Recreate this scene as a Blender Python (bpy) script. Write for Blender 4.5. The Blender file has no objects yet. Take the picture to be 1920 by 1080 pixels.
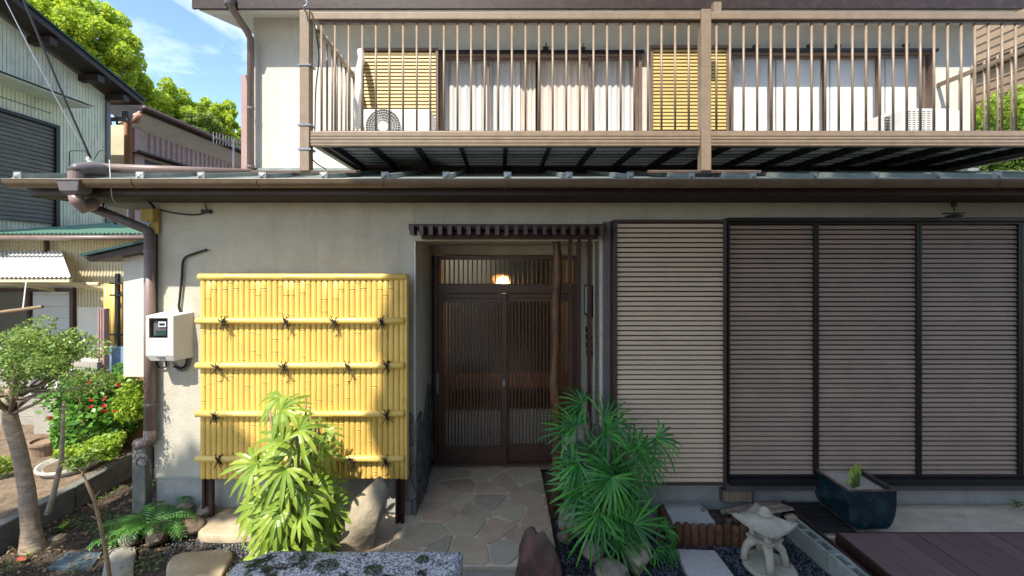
import bpy, bmesh, math, random
import numpy as np
from mathutils import Vector, Matrix, noise
random.seed(7); np.random.seed(7)
R = math.radians
S = bpy.context.scene
COL = S.collection

# ---------------------------------------------------------------- camera
CZ = 2.2            # eye height
F = 800.0           # focal length in photo pixels (1920 wide)
VX, VY = 940.0, 490.0
cam = bpy.data.cameras.new('camera'); co = bpy.data.objects.new('camera', cam); COL.objects.link(co)
co.location = (0, 0, CZ); co.rotation_euler = (R(90), 0, 0)
cam.sensor_width = 36; cam.lens = 36 * F / 1920
cam.shift_x = (960 - VX) / 1920; cam.shift_y = -(540 - VY) / 1920
cam.clip_end = 600; cam.clip_start = .05
S.camera = co

# ---------------------------------------------------------------- light
ELEV, AZ = R(54.5), R(22)                       # sun high, behind the camera to the left
SUN = Vector((-math.sin(AZ) * math.cos(ELEV), -math.cos(AZ) * math.cos(ELEV), math.sin(ELEV)))
W = bpy.data.worlds.new('World'); S.world = W; W.use_nodes = True
nt = W.node_tree; nt.nodes.clear()
out = nt.nodes.new('ShaderNodeOutputWorld'); bg = nt.nodes.new('ShaderNodeBackground')
sky = nt.nodes.new('ShaderNodeTexSky'); sky.sky_type = 'NISHITA'; sky.sun_disc = False
sky.sun_elevation = ELEV; sky.sun_rotation = R(202); sky.air_density = 1.0; sky.dust_density = .6; sky.ozone_density = 1.6
tc = nt.nodes.new('ShaderNodeTexCoord'); mp = nt.nodes.new('ShaderNodeMapping')
mp.inputs['Scale'].default_value = (2.2, 1.0, 4.2); mp.inputs['Rotation'].default_value = (0, R(28), R(20))
nz = nt.nodes.new('ShaderNodeTexNoise'); nz.inputs['Scale'].default_value = 1.7; nz.inputs['Detail'].default_value = 9; nz.inputs['Roughness'].default_value = .58; nz.inputs['Distortion'].default_value = .5
cr = nt.nodes.new('ShaderNodeValToRGB'); cr.color_ramp.elements[0].position = .50; cr.color_ramp.elements[1].position = .78
cr.color_ramp.elements[1].color = (.75, .75, .75, 1)
mx = nt.nodes.new('ShaderNodeMixRGB'); mx.inputs[2].default_value = (8.5, 8.8, 9.2, 1)
L = nt.links.new
L(tc.outputs['Generated'], mp.inputs['Vector']); L(mp.outputs[0], nz.inputs['Vector']); L(nz.outputs['Fac'], cr.inputs[0])
hs = nt.nodes.new('ShaderNodeHueSaturation'); hs.inputs['Saturation'].default_value = 1.05; hs.inputs['Value'].default_value = 1.25
L(sky.outputs[0], hs.inputs['Color'])
L(cr.outputs[0], mx.inputs[0]); L(hs.outputs[0], mx.inputs[1]); L(mx.outputs[0], bg.inputs['Color']); L(bg.outputs[0], out.inputs[0])
bg.inputs['Strength'].default_value = .14
sd = bpy.data.lights.new('sun', 'SUN'); so = bpy.data.objects.new('sun', sd); COL.objects.link(so)
sd.energy = 4.5; sd.angle = R(.5); sd.color = (1, .93, .82)
so.rotation_euler = SUN.to_track_quat('Z', 'Y').to_euler(); so.location = SUN * 30
S.view_settings.view_transform = 'Standard'; S.view_settings.look = 'None'
S.view_settings.exposure = .95; S.view_settings.gamma = 1; S.view_settings.use_curve_mapping = False

# ---------------------------------------------------------------- helpers
def X(px, d): return (px - VX) * d / F
def Z(py, d): return CZ + (VY - py) * d / F
def H(h): return CZ + h
ORG = {}
def worg(o): return ORG.get(o.name, Vector((0, 0, 0)))

class MB:
    def __init__(s): s.v = []; s.f = []
    def add(s, vs, fs):
        n = len(s.v); s.v += [tuple(v) for v in vs]; s.f += [tuple(i + n for i in f) for f in fs]; return s
    def box(s, x0, x1, y0, y1, z0, z1):
        return s.add([(x0,y0,z0),(x1,y0,z0),(x1,y1,z0),(x0,y1,z0),(x0,y0,z1),(x1,y0,z1),(x1,y1,z1),(x0,y1,z1)],
              [(0,3,2,1),(4,5,6,7),(0,1,5,4),(1,2,6,5),(2,3,7,6),(3,0,4,7)])
    def obox(s, c, sz, rot=None):
        m = (rot or Matrix.Identity(3)); a, b, d = sz[0]/2, sz[1]/2, sz[2]/2
        vs = [Vector(c) + m @ Vector((x, y, z)) for z in (-d, d) for x, y in ((-a,-b),(a,-b),(a,b),(-a,b))]
        return s.add(vs, [(0,3,2,1),(4,5,6,7),(0,1,5,4),(1,2,6,5),(2,3,7,6),(3,0,4,7)])
    def bar(s, p, q, w, h, up=(0,0,1)):
        p, q = Vector(p), Vector(q); t = (q-p).normalized(); u = Vector(up)
        a = t.cross(u).normalized(); b = a.cross(t).normalized()
        vs = [e + a*i*w/2 + b*j*h/2 for e in (p, q) for i, j in ((-1,-1),(1,-1),(1,1),(-1,1))]
        return s.add(vs, [(0,1,2,3),(7,6,5,4),(0,4,5,1),(1,5,6,2),(2,6,7,3),(3,7,4,0)])
    def tube(s, pts, r, seg=8, cap=True):
        pts = [Vector(p) for p in pts]; n = len(pts)
        rs = r if isinstance(r, (list, tuple)) else [r]*n
        ref = Vector((0,0,1)); prev = None; rings = []; base = len(s.v)
        for i, p in enumerate(pts):
            t = (pts[min(i+1,n-1)] - pts[max(i-1,0)]).normalized()
            if prev is None:
                a = t.cross(ref)
                if a.length < .05: a = t.cross(Vector((0,1,0)))
            else: a = prev - t*prev.dot(t)
            a.normalize(); b = t.cross(a); prev = a
            for k in range(seg):
                th = 2*math.pi*k/seg
                s.v.append(tuple(p + (a*math.cos(th) + b*math.sin(th))*rs[i]))
        for i in range(n-1):
            for k in range(seg):
                k2 = (k+1) % seg
                s.f.append((base+i*seg+k, base+i*seg+k2, base+(i+1)*seg+k2, base+(i+1)*seg+k))
        if cap:
            s.f.append(tuple(base+k for k in reversed(range(seg)))); s.f.append(tuple(base+(n-1)*seg+k for k in range(seg)))
        return s
    def lathe(s, prof, c=(0,0,0), seg=20):
        base = len(s.v)
        for r, z in prof:
            for k in range(seg):
                th = 2*math.pi*k/seg; s.v.append((c[0]+r*math.cos(th), c[1]+r*math.sin(th), c[2]+z))
        for i in range(len(prof)-1):
            for k in range(seg):
                k2 = (k+1) % seg
                s.f.append((base+i*seg+k, base+i*seg+k2, base+(i+1)*seg+k2, base+(i+1)*seg+k))
        s.f.append(tuple(base+k for k in reversed(range(seg)))); s.f.append(tuple(base+(len(prof)-1)*seg+k for k in range(seg)))
        return s
    def prism(s, poly, a, axis='x', b=None):
        # poly: 2D list; axis x: (y,z); y: (x,z); z: (x,y)
        def mk(p, t): return {'x': (t, p[0], p[1]), 'y': (p[0], t, p[1]), 'z': (p[0], p[1], t)}[axis]
        n = len(poly); vs = [mk(p, a) for p in poly] + [mk(p, b) for p in poly]
        fs = [tuple(range(n)), tuple(reversed(range(n, 2*n)))] + [(i, i+n, (i+1) % n + n, (i+1) % n) for i in range(n)]
        return s.add(vs, fs)
    def mesh(s, name, off=(0,0,0), smooth=False, recalc=True):
        me = bpy.data.meshes.new(name); o = Vector(off)
        me.from_pydata([tuple(Vector(v)-o) for v in s.v], [], s.f)
        if recalc:
            bm = bmesh.new(); bm.from_mesh(me); bmesh.ops.recalc_face_normals(bm, faces=bm.faces); bm.to_mesh(me); bm.free()
        if smooth: me.polygons.foreach_set('use_smooth', [True]*len(me.polygons))
        me.update(); return me
    def build(s, name, m, parent=None, origin=None, smooth=False, bevel=0, kind=None):
        o0 = Vector(origin) if origin is not None else (worg(parent) if parent else Vector((0,0,0)))
        me = s.mesh(name, o0, smooth); me.materials.append(m)
        o = bpy.data.objects.new(name, me); COL.objects.link(o)
        if parent: o.parent = parent; o.location = o0 - worg(parent)
        else: o.location = o0
        ORG[o.name] = o0
        if bevel:
            b = o.modifiers.new('bevel', 'BEVEL'); b.width = bevel; b.segments = 2; b.limit_method = 'ANGLE'; b.angle_limit = R(40)
        if smooth:
            e = o.modifiers.new('w', 'WEIGHTED_NORMAL') if False else None
        if kind: o['kind'] = kind
        return o
def put(name, me, parent, w, rot=None):
    o = bpy.data.objects.new(name, me); COL.objects.link(o); w = Vector(w)
    if parent: o.parent = parent; o.location = w - worg(parent)
    else: o.location = w
    if rot is not None: o.rotation_euler = rot
    ORG[o.name] = w; return o
def thing(name, loc, label, cat, group=None):
    o = bpy.data.objects.new(name, None); o.empty_display_size = .1; COL.objects.link(o); o.location = loc
    ORG[o.name] = Vector(loc); return tag(o, label, cat, group)
def tag(o, label, cat, group=None, kind=None):
    o['label'] = label; o['category'] = cat
    if group: o['group'] = group
    if kind: o['kind'] = kind
    return o
def auto(o, ang=35):
    me = o.data; bm = bmesh.new(); bm.from_mesh(me)
    for f in bm.faces: f.smooth = True
    for e in bm.edges:
        if len(e.link_faces) == 2 and e.calc_face_angle(0) > R(ang): e.smooth = False
    bm.to_mesh(me); bm.free(); return o

# ---------------------------------------------------------------- materials
def mat(name, c, c2=None, scale=6, rough=.7, bump=0, bscale=80, metal=0, spec=.4, streak=0, dirt=None, dscale=3, damt=.5, var=0, detail=5, stretch=None):
    m = bpy.data.materials.new(name); m.use_nodes = True; t = m.node_tree; p = t.nodes['Principled BSDF']; l = t.links.new
    p.inputs['Roughness'].default_value = rough; p.inputs['Metallic'].default_value = metal; p.inputs['Specular IOR Level'].default_value = spec
    g = t.nodes.new('ShaderNodeNewGeometry'); vec = g.outputs['Position']
    if stretch:
        mm = t.nodes.new('ShaderNodeMapping'); mm.inputs['Scale'].default_value = stretch; l(vec, mm.inputs[0]); vec = mm.outputs[0]
    c2 = c2 or tuple(x*.8 for x in c)
    n = t.nodes.new('ShaderNodeTexNoise'); n.inputs['Scale'].default_value = scale; n.inputs['Detail'].default_value = detail; n.inputs['Roughness'].default_value = .62
    l(vec, n.inputs['Vector'])
    r = t.nodes.new('ShaderNodeValToRGB'); r.color_ramp.elements[0].position = .35; r.color_ramp.elements[1].position = .68
    r.color_ramp.elements[0].color = (*c2, 1); r.color_ramp.elements[1].color = (*c, 1); l(n.outputs['Fac'], r.inputs[0]); col = r.outputs[0]
    if dirt:
        n2 = t.nodes.new('ShaderNodeTexNoise'); n2.inputs['Scale'].default_value = dscale; n2.inputs['Detail'].default_value = 8; n2.inputs['Roughness'].default_value = .7
        if streak:
            ms = t.nodes.new('ShaderNodeMapping'); ms.inputs['Scale'].default_value = (1, 1, streak); l(g.outputs['Position'], ms.inputs[0]); l(ms.outputs[0], n2.inputs['Vector'])
        else: l(g.outputs['Position'], n2.inputs['Vector'])
        r2 = t.nodes.new('ShaderNodeValToRGB'); r2.color_ramp.elements[0].position = .5; r2.color_ramp.elements[1].position = .72
        r2.color_ramp.elements[1].color = (damt, damt, damt, 1); l(n2.outputs['Fac'], r2.inputs[0])
        x = t.nodes.new('ShaderNodeMixRGB'); x.inputs[2].default_value = (*dirt, 1); l(r2.outputs[0], x.inputs[0]); l(col, x.inputs[1]); col = x.outputs[0]
    if var:
        oi = t.nodes.new('ShaderNodeObjectInfo'); mr = t.nodes.new('ShaderNodeMapRange'); mr.inputs['To Min'].default_value = 1-var; mr.inputs['To Max'].default_value = 1+var
        hv = t.nodes.new('ShaderNodeHueSaturation'); l(oi.outputs['Random'], mr.inputs[0]); l(mr.outputs[0], hv.inputs['Value']); l(col, hv.inputs['Color']); col = hv.outputs[0]
    l(col, p.inputs['Base Color'])
    if bump:
        b = t.nodes.new('ShaderNodeTexNoise'); b.inputs['Scale'].default_value = bscale; b.inputs['Detail'].default_value = 4; l(vec, b.inputs['Vector'])
        bn = t.nodes.new('ShaderNodeBump'); bn.inputs['Strength'].default_value = bump; bn.inputs['Distance'].default_value = .01
        l(b.outputs['Fac'], bn.inputs['Height']); l(bn.outputs[0], p.inputs['Normal'])
    return m
def leafmat(name, c, c2, rough=.45, trans=.35, tcol=None):
    m = bpy.data.materials.new(name); m.use_nodes = True; t = m.node_tree; p = t.nodes['Principled BSDF']; l = t.links.new
    g = t.nodes.new('ShaderNodeNewGeometry'); r = t.nodes.new('ShaderNodeValToRGB')
    r.color_ramp.elements[0].color = (*c2, 1); r.color_ramp.elements[1].color = (*c, 1); l(g.outputs['Random Per Island'], r.inputs[0])
    l(r.outputs[0], p.inputs['Base Color']); p.inputs['Roughness'].default_value = rough; p.inputs['Specular IOR Level'].default_value = .4
    tr = t.nodes.new('ShaderNodeBsdfTranslucent')
    hv = t.nodes.new('ShaderNodeHueSaturation'); hv.inputs['Value'].default_value = 1.5; hv.inputs['Hue'].default_value = .485; l(r.outputs[0], hv.inputs['Color']); l(hv.outputs[0], tr.inputs[0])
    ms = t.nodes.new('ShaderNodeMixShader'); ms.inputs[0].default_value = trans
    l(p.outputs[0], ms.inputs[1]); l(tr.outputs[0], ms.inputs[2]); l(ms.outputs[0], t.nodes['Material Output'].inputs[0])
    return m
def glassmat(name, tint=(.9,.95,.95), refl=1.0, rough=.02, bump=0):
    m = bpy.data.materials.new(name); m.use_nodes = True; t = m.node_tree; t.nodes.clear(); l = t.links.new
    o = t.nodes.new('ShaderNodeOutputMaterial'); tr = t.nodes.new('ShaderNodeBsdfTransparent'); gl = t.nodes.new('ShaderNodeBsdfGlossy')
    tr.inputs[0].default_value = (*tint, 1); gl.inputs['Roughness'].default_value = rough
    lw_ = t.nodes.new('ShaderNodeLayerWeight'); lw_.inputs[0].default_value = .5
    fr = t.nodes.new('ShaderNodeMath'); fr.operation = 'POWER'; fr.inputs[1].default_value = 4.0; l(lw_.outputs['Facing'], fr.inputs[0])
    ml = t.nodes.new('ShaderNodeMath'); ml.operation = 'MULTIPLY_ADD'; ml.inputs[1].default_value = .9*refl; ml.inputs[2].default_value = .06*refl; ml.use_clamp = True
    if rough > .1:
        tr = t.nodes.new('ShaderNodeBsdfRefraction'); tr.inputs['IOR'].default_value = 1.15; tr.inputs['Roughness'].default_value = .28; tr.inputs[0].default_value = (*tint, 1)
        tt = t.nodes.new('ShaderNodeBsdfTransparent'); tt.inputs[0].default_value = (*tint, 1); tm_ = t.nodes.new('ShaderNodeMixShader'); tm_.inputs[0].default_value = .5; l(tt.outputs[0], tm_.inputs[1]); l(tr.outputs[0], tm_.inputs[2]); tr = tm_
    if bump:
        g = t.nodes.new('ShaderNodeNewGeometry'); mm = t.nodes.new('ShaderNodeMapping'); mm.inputs['Scale'].default_value = (1, .1, .12); l(g.outputs['Position'], mm.inputs[0])
        b = t.nodes.new('ShaderNodeTexNoise'); b.inputs['Scale'].default_value = 120; l(mm.outputs[0], b.inputs[0])
        bn = t.nodes.new('ShaderNodeBump'); bn.inputs['Strength'].default_value = bump; bn.inputs['Distance'].default_value = .01; l(b.outputs[0], bn.inputs['Height']); l(bn.outputs[0], gl.inputs['Normal']); None
    mxs = t.nodes.new('ShaderNodeMixShader'); l(fr.outputs[0], ml.inputs[0]); l(ml.outputs[0], mxs.inputs[0]); l(tr.outputs[0], mxs.inputs[1]); l(gl.outputs[0], mxs.inputs[2]); l(mxs.outputs[0], o.inputs[0])
    return m
def emis(name, c, s):
    m = bpy.data.materials.new(name); m.use_nodes = True; p = m.node_tree.nodes['Principled BSDF']
    p.inputs['Emission Color'].default_value = (*c, 1); p.inputs['Emission Strength'].default_value = s; return m
def granite(name):
    m = bpy.data.materials.new(name); m.use_nodes = True; t = m.node_tree; p = t.nodes['Principled BSDF']; l = t.links.new
    g = t.nodes.new('ShaderNodeNewGeometry'); n = t.nodes.new('ShaderNodeTexNoise'); n.inputs['Scale'].default_value = 78; n.inputs['Detail'].default_value = 3; n.inputs['Roughness'].default_value = .8
    l(g.outputs['Position'], n.inputs[0]); r = t.nodes.new('ShaderNodeValToRGB'); e = r.color_ramp.elements
    e[0].position = .38; e[0].color = (.03,.03,.032,1); e[1].position = .60; e[1].color = (.66,.65,.62,1); x = e.new(.47); x.color = (.26,.26,.26,1)
    l(n.outputs[0], r.inputs[0])
    n2 = t.nodes.new('ShaderNodeTexNoise'); n2.inputs['Scale'].default_value = 4.2; n2.inputs['Detail'].default_value = 9; n2.inputs['Roughness'].default_value = .7; l(g.outputs['Position'], n2.inputs[0])
    r2 = t.nodes.new('ShaderNodeValToRGB'); r2.color_ramp.elements[0].position = .53; r2.color_ramp.elements[1].position = .57; l(n2.outputs[0], r2.inputs[0])
    n3 = t.nodes.new('ShaderNodeTexNoise'); n3.inputs['Scale'].default_value = 25; l(g.outputs['Position'], n3.inputs[0])
    r3 = t.nodes.new('ShaderNodeValToRGB'); r3.color_ramp.elements[0].color = (.012,.010,.007,1); r3.color_ramp.elements[1].color = (.06,.07,.015,1); r3.color_ramp.elements[0].position=.45; r3.color_ramp.elements[1].position=.7; l(n3.outputs[0], r3.inputs[0])
    mx = t.nodes.new('ShaderNodeMixRGB'); l(r2.outputs[0], mx.inputs[0]); l(r.outputs[0], mx.inputs[1]); l(r3.outputs[0], mx.inputs[2]); l(mx.outputs[0], p.inputs['Base Color'])
    p.inputs['Roughness'].default_value = .85; b = t.nodes.new('ShaderNodeBump'); b.inputs['Strength'].default_value = .8; b.inputs['Distance'].default_value = .006; l(n.outputs[0], b.inputs['Height']); l(b.outputs[0], p.inputs['Normal'])
    return m
M = {}
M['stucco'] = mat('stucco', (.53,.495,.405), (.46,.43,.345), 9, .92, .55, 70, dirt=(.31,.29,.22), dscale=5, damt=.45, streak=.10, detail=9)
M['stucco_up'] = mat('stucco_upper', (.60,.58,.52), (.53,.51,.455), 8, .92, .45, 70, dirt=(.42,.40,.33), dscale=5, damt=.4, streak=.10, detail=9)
M['foundation'] = mat('foundation', (.42,.41,.37), (.33,.32,.29), 5, .9, .3, 60, dirt=(.22,.23,.2), dscale=4, damt=.5)
M['brown'] = mat('brown_metal', (.075,.04,.03), (.055,.03,.024), 8, .45, .05, 50, spec=.5)
M['darkwood'] = mat('dark_wood', (.055,.027,.018), (.035,.017,.012), 14, .55, .3, 60, stretch=(3,3,.5))
M['fascia'] = mat('fascia_brown', (.035,.018,.015), (.022,.012,.010), 9, .5, .1, 30, dirt=(.12,.09,.08), dscale=14, damt=.3)
M['doorframe'] = mat('door_frame', (.10,.05,.03), (.08,.038,.024), 10, .4, .05, 60, spec=.5, stretch=(1,1,12))
M['blackframe'] = mat('black_frame', (.016,.014,.013), (.011,.010,.010), 10, .45)
M['slatlight'] = mat('slat_light', (.58,.44,.305), (.52,.395,.275), 5, .5, .05, 90, dirt=(.30,.25,.2), dscale=2.5, damt=.2, var=.05)
M['slatbrown'] = mat('slat_brown', (.36,.255,.19), (.30,.215,.16), 4, .5, .05, 90, dirt=(.2,.17,.14), dscale=2.2, damt=.2, var=.07)
M['slatyellow'] = mat('slat_yellow', (.50,.37,.13), (.43,.31,.11), 4, .5, var=.05)
M['alu'] = mat('balcony_aluminium', (.28,.21,.145), (.22,.165,.115), 12, .42, .05, 60, spec=.5, dirt=(.17,.12,.08), dscale=9, damt=.45)
M['aludark'] = mat('window_aluminium', (.17,.115,.09), (.13,.09,.07), 7, .4, spec=.5)
M['joist'] = mat('black_joist', (.02,.02,.02), (.012,.012,.012), 8, .5, dirt=(.08,.08,.075), dscale=12, damt=.6)
M['deckunder'] = mat('deck_underside', (.80,.80,.79), (.68,.69,.69), 10, .6, dirt=(.1,.1,.1), dscale=5, damt=.5)
M['roofmetal'] = mat('roof_metal', (.30,.34,.32), (.19,.23,.22), 8, .45, .1, 30, metal=.2, dirt=(.25,.27,.24), dscale=11, damt=.6)
M['cap'] = mat('batten_cap', (.42,.43,.40), (.27,.30,.29), 20, .5, .2, 50, metal=.3, dirt=(.08,.07,.05), dscale=30, damt=.6, var=.25)
M['gutter'] = mat('gutter_brown', (.16,.11,.07), (.11,.08,.05), 9, .38, spec=.5, dirt=(.08,.07,.03), dscale=10, damt=.6)
M['pipe'] = mat('pipe_mauve', (.24,.17,.15), (.19,.135,.12), 6, .42, spec=.5, dirt=(.12,.09,.075), dscale=5, damt=.4)
M['pipegrey'] = mat('pipe_grey', (.14,.12,.125), (.10,.09,.095), 8, .4, spec=.5)
M['pipeorange'] = mat('pipe_orange', (.42,.20,.13), (.34,.16,.10), 6, .45)
M['bamboo'] = mat('bamboo_yellow', (.74,.50,.13), (.68,.45,.11), 5, .42, .05, 40, spec=.5, dirt=(.5,.31,.07), dscale=7, damt=.35, var=.05)
M['bamboorail'] = mat('bamboo_rail', (.78,.54,.15), (.71,.48,.12), 6, .38, .05, 40, spec=.5)
M['rope'] = mat('rope_black', (.03,.018,.012), (.015,.01,.008), 60, .85, .5, 200)
M['white'] = mat('white_plastic', (.72,.70,.65), (.68,.66,.61), 3, .4, spec=.5, dirt=(.5,.47,.42), dscale=6, damt=.25)
M['acwhite'] = mat('appliance_white', (.70,.69,.66), (.65,.64,.61), 3, .45, dirt=(.45,.42,.38), dscale=5, damt=.3)
M['acdark'] = mat('appliance_dark', (.05,.05,.055), (.03,.03,.03), 10, .6)
M['cable'] = mat('cable_black', (.018,.018,.02), None, 30, .55)
M['cablewhite'] = mat('cable_white', (.6,.6,.58), None, 10, .5)
M['wire'] = mat('wire_steel', (.35,.36,.38), (.25,.26,.28), 10, .35, metal=.7)
M['curtain'] = mat('curtain_white', (.88,.86,.83), (.82,.80,.78), 3, .9)
M['curtainbeige'] = mat('curtain_beige', (.72,.62,.54), (.64,.55,.48), 3, .9)
M['blind'] = mat('blind_white', (.90,.89,.86), (.87,.86,.83), 2, .8)
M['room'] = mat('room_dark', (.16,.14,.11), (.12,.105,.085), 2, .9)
M['glass'] = glassmat('window_glass', (.97,.98,.98), 1.0, .01)
M['ribglass'] = glassmat('ribbed_glass', (.85,.85,.80), 1.3, .16, 0)
M['flagmortar'] = mat('flag_mortar', (.70,.61,.47), (.60,.52,.40), 18, .9, .3, 90)
FL = [mat('flag_green', (.52,.46,.32), (.42,.37,.25), 9, .7, .4, 45, dirt=(.30,.26,.18), dscale=7, damt=.5, var=.15),
      mat('flag_tan', (.56,.46,.31), (.46,.37,.25), 8, .7, .4, 45, dirt=(.20,.21,.16), dscale=6, damt=.5, var=.15),
      mat('flag_pink', (.56,.43,.30), (.46,.35,.25), 8, .7, .4, 45, dirt=(.25,.23,.17), dscale=6, damt=.6, var=.15),
      mat('flag_grey', (.48,.43,.32), (.39,.35,.26), 9, .7, .4, 45, dirt=(.27,.24,.19), dscale=6, damt=.4, var=.15)]
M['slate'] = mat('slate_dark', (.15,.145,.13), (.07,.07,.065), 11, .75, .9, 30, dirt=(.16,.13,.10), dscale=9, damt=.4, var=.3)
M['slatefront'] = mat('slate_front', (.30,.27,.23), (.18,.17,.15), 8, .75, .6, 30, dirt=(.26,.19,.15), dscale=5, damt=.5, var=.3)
M['soil'] = mat('soil', (.075,.052,.034), (.028,.020,.014), 14, .95, 1, 60, dirt=(.15,.12,.085), dscale=30, damt=.6)
M['soillight'] = mat('soil_light', (.24,.175,.115), (.12,.085,.055), 12, .95, 1, 50, dirt=(.08,.06,.04), dscale=9, damt=.6)
M['gravelbase'] = mat('gravel_bed', (.02,.022,.026), (.012,.013,.015), 60, .9, 1, 90)
M['concrete'] = mat('concrete', (.36,.33,.27), (.27,.25,.21), 4, .85, .4, 60, dirt=(.17,.15,.11), dscale=5, damt=.6)
M['concretewarm'] = mat('concrete_strip', (.64,.53,.38), (.50,.42,.31), 6, .8, .3, 60, dirt=(.34,.22,.13), dscale=4, damt=.7, stretch=(.6,1.5,1))
M['block'] = mat('concrete_block', (.34,.36,.31), (.24,.26,.22), 10, .9, .6, 110, dirt=(.17,.20,.13), dscale=6, damt=.5, var=.1)
M['curb'] = mat('kerb_concrete', (.20,.195,.17), (.12,.12,.105), 9, .9, .5, 70, dirt=(.07,.075,.04), dscale=5, damt=.7)
M['tanstone'] = mat('tan_stone', (.47,.37,.235), (.34,.27,.17), 6, .8, .5, 40, dirt=(.25,.2,.13), dscale=8, damt=.5, var=.08)
M['boulder'] = mat('boulder_tan', (.42,.34,.23), (.27,.23,.16), 5, .8, .7, 30, dirt=(.15,.16,.10), dscale=5, damt=.7)
M['redrock'] = mat('rock_red', (.16,.075,.06), (.07,.04,.035), 9, .75, .9, 30, dirt=(.12,.11,.05), dscale=7, damt=.6)
M['greenrock'] = mat('rock_green', (.22,.25,.15), (.13,.15,.09), 7, .8, .6, 30, dirt=(.08,.10,.04), dscale=7, damt=.6)
M['greyrock'] = mat('rock_grey', (.34,.29,.20), (.20,.175,.13), 8, .8, .7, 30, dirt=(.09,.09,.05), dscale=6, damt=.6, var=.15)
M['brownrock'] = mat('rock_brown', (.21,.15,.10), (.11,.08,.055), 9, .8, .8, 30, dirt=(.07,.08,.04), dscale=6, damt=.6, var=.2)
M['slab'] = mat('stone_slab', (.50,.48,.44), (.42,.40,.37), 30, .8, .3, 120, dirt=(.33,.27,.22), dscale=12, damt=.4)
M['lantern'] = mat('lantern_stone', (.50,.45,.34), (.38,.34,.26), 16, .85, .5, 110, dirt=(.17,.17,.12), dscale=12, damt=.5)
M['log'] = mat('log_edge', (.17,.075,.035), (.08,.035,.018), 20, .8, .6, 60, dirt=(.03,.02,.015), dscale=18, damt=.6, var=.3)
M['deckboard'] = mat('deck_board', (.20,.125,.11), (.15,.09,.08), 12, .55, .3, 90, stretch=(8,.6,8), dirt=(.19,.115,.11), dscale=8, damt=.4, var=.12)
M['duckboard'] = mat('black_duckboard', (.025,.022,.022), None, 10, .6, var=.2)
M['planter'] = mat('planter_glaze', (.010,.034,.045), (.005,.014,.018), 7, .2, .15, 20, spec=.6, dirt=(.03,.085,.10), dscale=9, damt=.6)
M['planterrim'] = mat('planter_rim', (.24,.14,.05), (.05,.05,.05), 20, .4)
M['sand'] = mat('sand', (.66,.56,.43), (.46,.39,.30), 60, .95, 1, 200)
M['tile'] = mat('roof_tile_brown', (.42,.30,.22), (.28,.20,.15), 12, .8, .5, 40, var=.2)
M['bark'] = mat('bark_smooth', (.38,.29,.20), (.20,.15,.10), 9, .85, .8, 28, stretch=(1,1,3), dirt=(.42,.36,.29), dscale=10, damt=.6)
M['barkdark'] = mat('bark_dark', (.10,.075,.05), (.05,.04,.03), 12, .9, .8, 30)
M['twig'] = mat('twig', (.30,.21,.12), (.2,.14,.08), 20, .8, .4, 60)
M['logpost'] = mat('rustic_log', (.17,.075,.028), (.06,.028,.014), 10, .45, .5, 40, stretch=(3,3,.7), dirt=(.02,.012,.008), dscale=9, damt=.7)
M['lampyellow'] = mat('junction_yellow', (.45,.32,.08), (.36,.25,.06), 10, .6)
M['gsiding'] = mat('siding_palegreen', (.80,.77,.60), (.70,.68,.52), 5, .6, .1, 30, dirt=(.20,.24,.21), dscale=4, damt=.55, streak=.3)
M['csiding'] = mat('siding_cream', (.64,.58,.40), (.54,.49,.33), 5, .6, dirt=(.40,.36,.24), dscale=4, damt=.4)
M['cream'] = mat('cream_wall', (.74,.70,.60), (.68,.64,.55), 4, .8, .1, 40, dirt=(.5,.46,.38), dscale=5, damt=.3)
M['bsiding'] = mat('siding_mauve', (.42,.28,.26), (.35,.23,.21), 5, .5, dirt=(.16,.10,.09), dscale=4, damt=.5)
M['soffit'] = mat('soffit_white', (.66,.64,.58), (.58,.56,.50), 4, .8, dirt=(.42,.40,.34), dscale=5, damt=.4)
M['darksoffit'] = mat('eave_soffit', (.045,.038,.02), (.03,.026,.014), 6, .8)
M['shutgrey'] = mat('rolling_shutter', (.16,.145,.13), (.12,.11,.10), 6, .5, var=.06)
M['greenroof'] = mat('green_roof', (.17,.33,.22), (.12,.24,.17), 6, .5, dirt=(.07,.12,.09), dscale=6, damt=.5)
M['darkgreen'] = mat('dark_green_edge', (.02,.07,.06), (.012,.04,.035), 8, .5)
M['whiteroof'] = mat('awning_white', (.72,.72,.70), (.62,.62,.60), 6, .5, dirt=(.4,.4,.38), dscale=6, damt=.4)
M['lapbrown'] = mat('lap_siding', (.50,.35,.22), (.42,.29,.18), 6, .7, .2, 40, var=.1)
M['paleblue'] = mat('pale_blue_wall', (.50,.58,.64), (.40,.47,.53), 9, .7)
M['tanboard'] = mat('tan_board', (.33,.18,.095), (.27,.145,.08), 5, .6)
M['bluestuff'] = mat('blue_sheet', (.22,.33,.45), (.13,.2,.30), 10, .5)
M['pot'] = mat('clay_pot', (.30,.20,.13), (.22,.15,.10), 8, .7, .2, 40)
M['tray'] = mat('tray_white', (.55,.52,.46), (.4,.38,.34), 12, .7)
M['iron'] = mat('iron_cover', (.15,.20,.22), (.10,.13,.15), 14, .5, .4, 60, metal=.3)
M['granite'] = granite('granite_mossy')
M['moss'] = mat('moss', (.10,.12,.02), (.04,.05,.012), 40, .95, 1, 120)
M['red'] = leafmat('flower_red', (.6,.03,.03), (.4,.02,.03), .5, .2)
M['redstone'] = mat('red_chip', (.45,.07,.04), None, 20, .7)
M['ground'] = mat('ground_earth', (.13,.10,.075), (.08,.065,.05), 5, .95, .6, 30)
M['signwhite'] = mat('sign_white', (.62,.68,.74), None, 4, .4)
M['orange'] = mat('lattice_orange', (.60,.20,.07), (.45,.15,.05), 14, .5, stretch=(1,1,4))
M['lamp'] = emis('lamp_glow', (1, .40, .06), .75)
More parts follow.
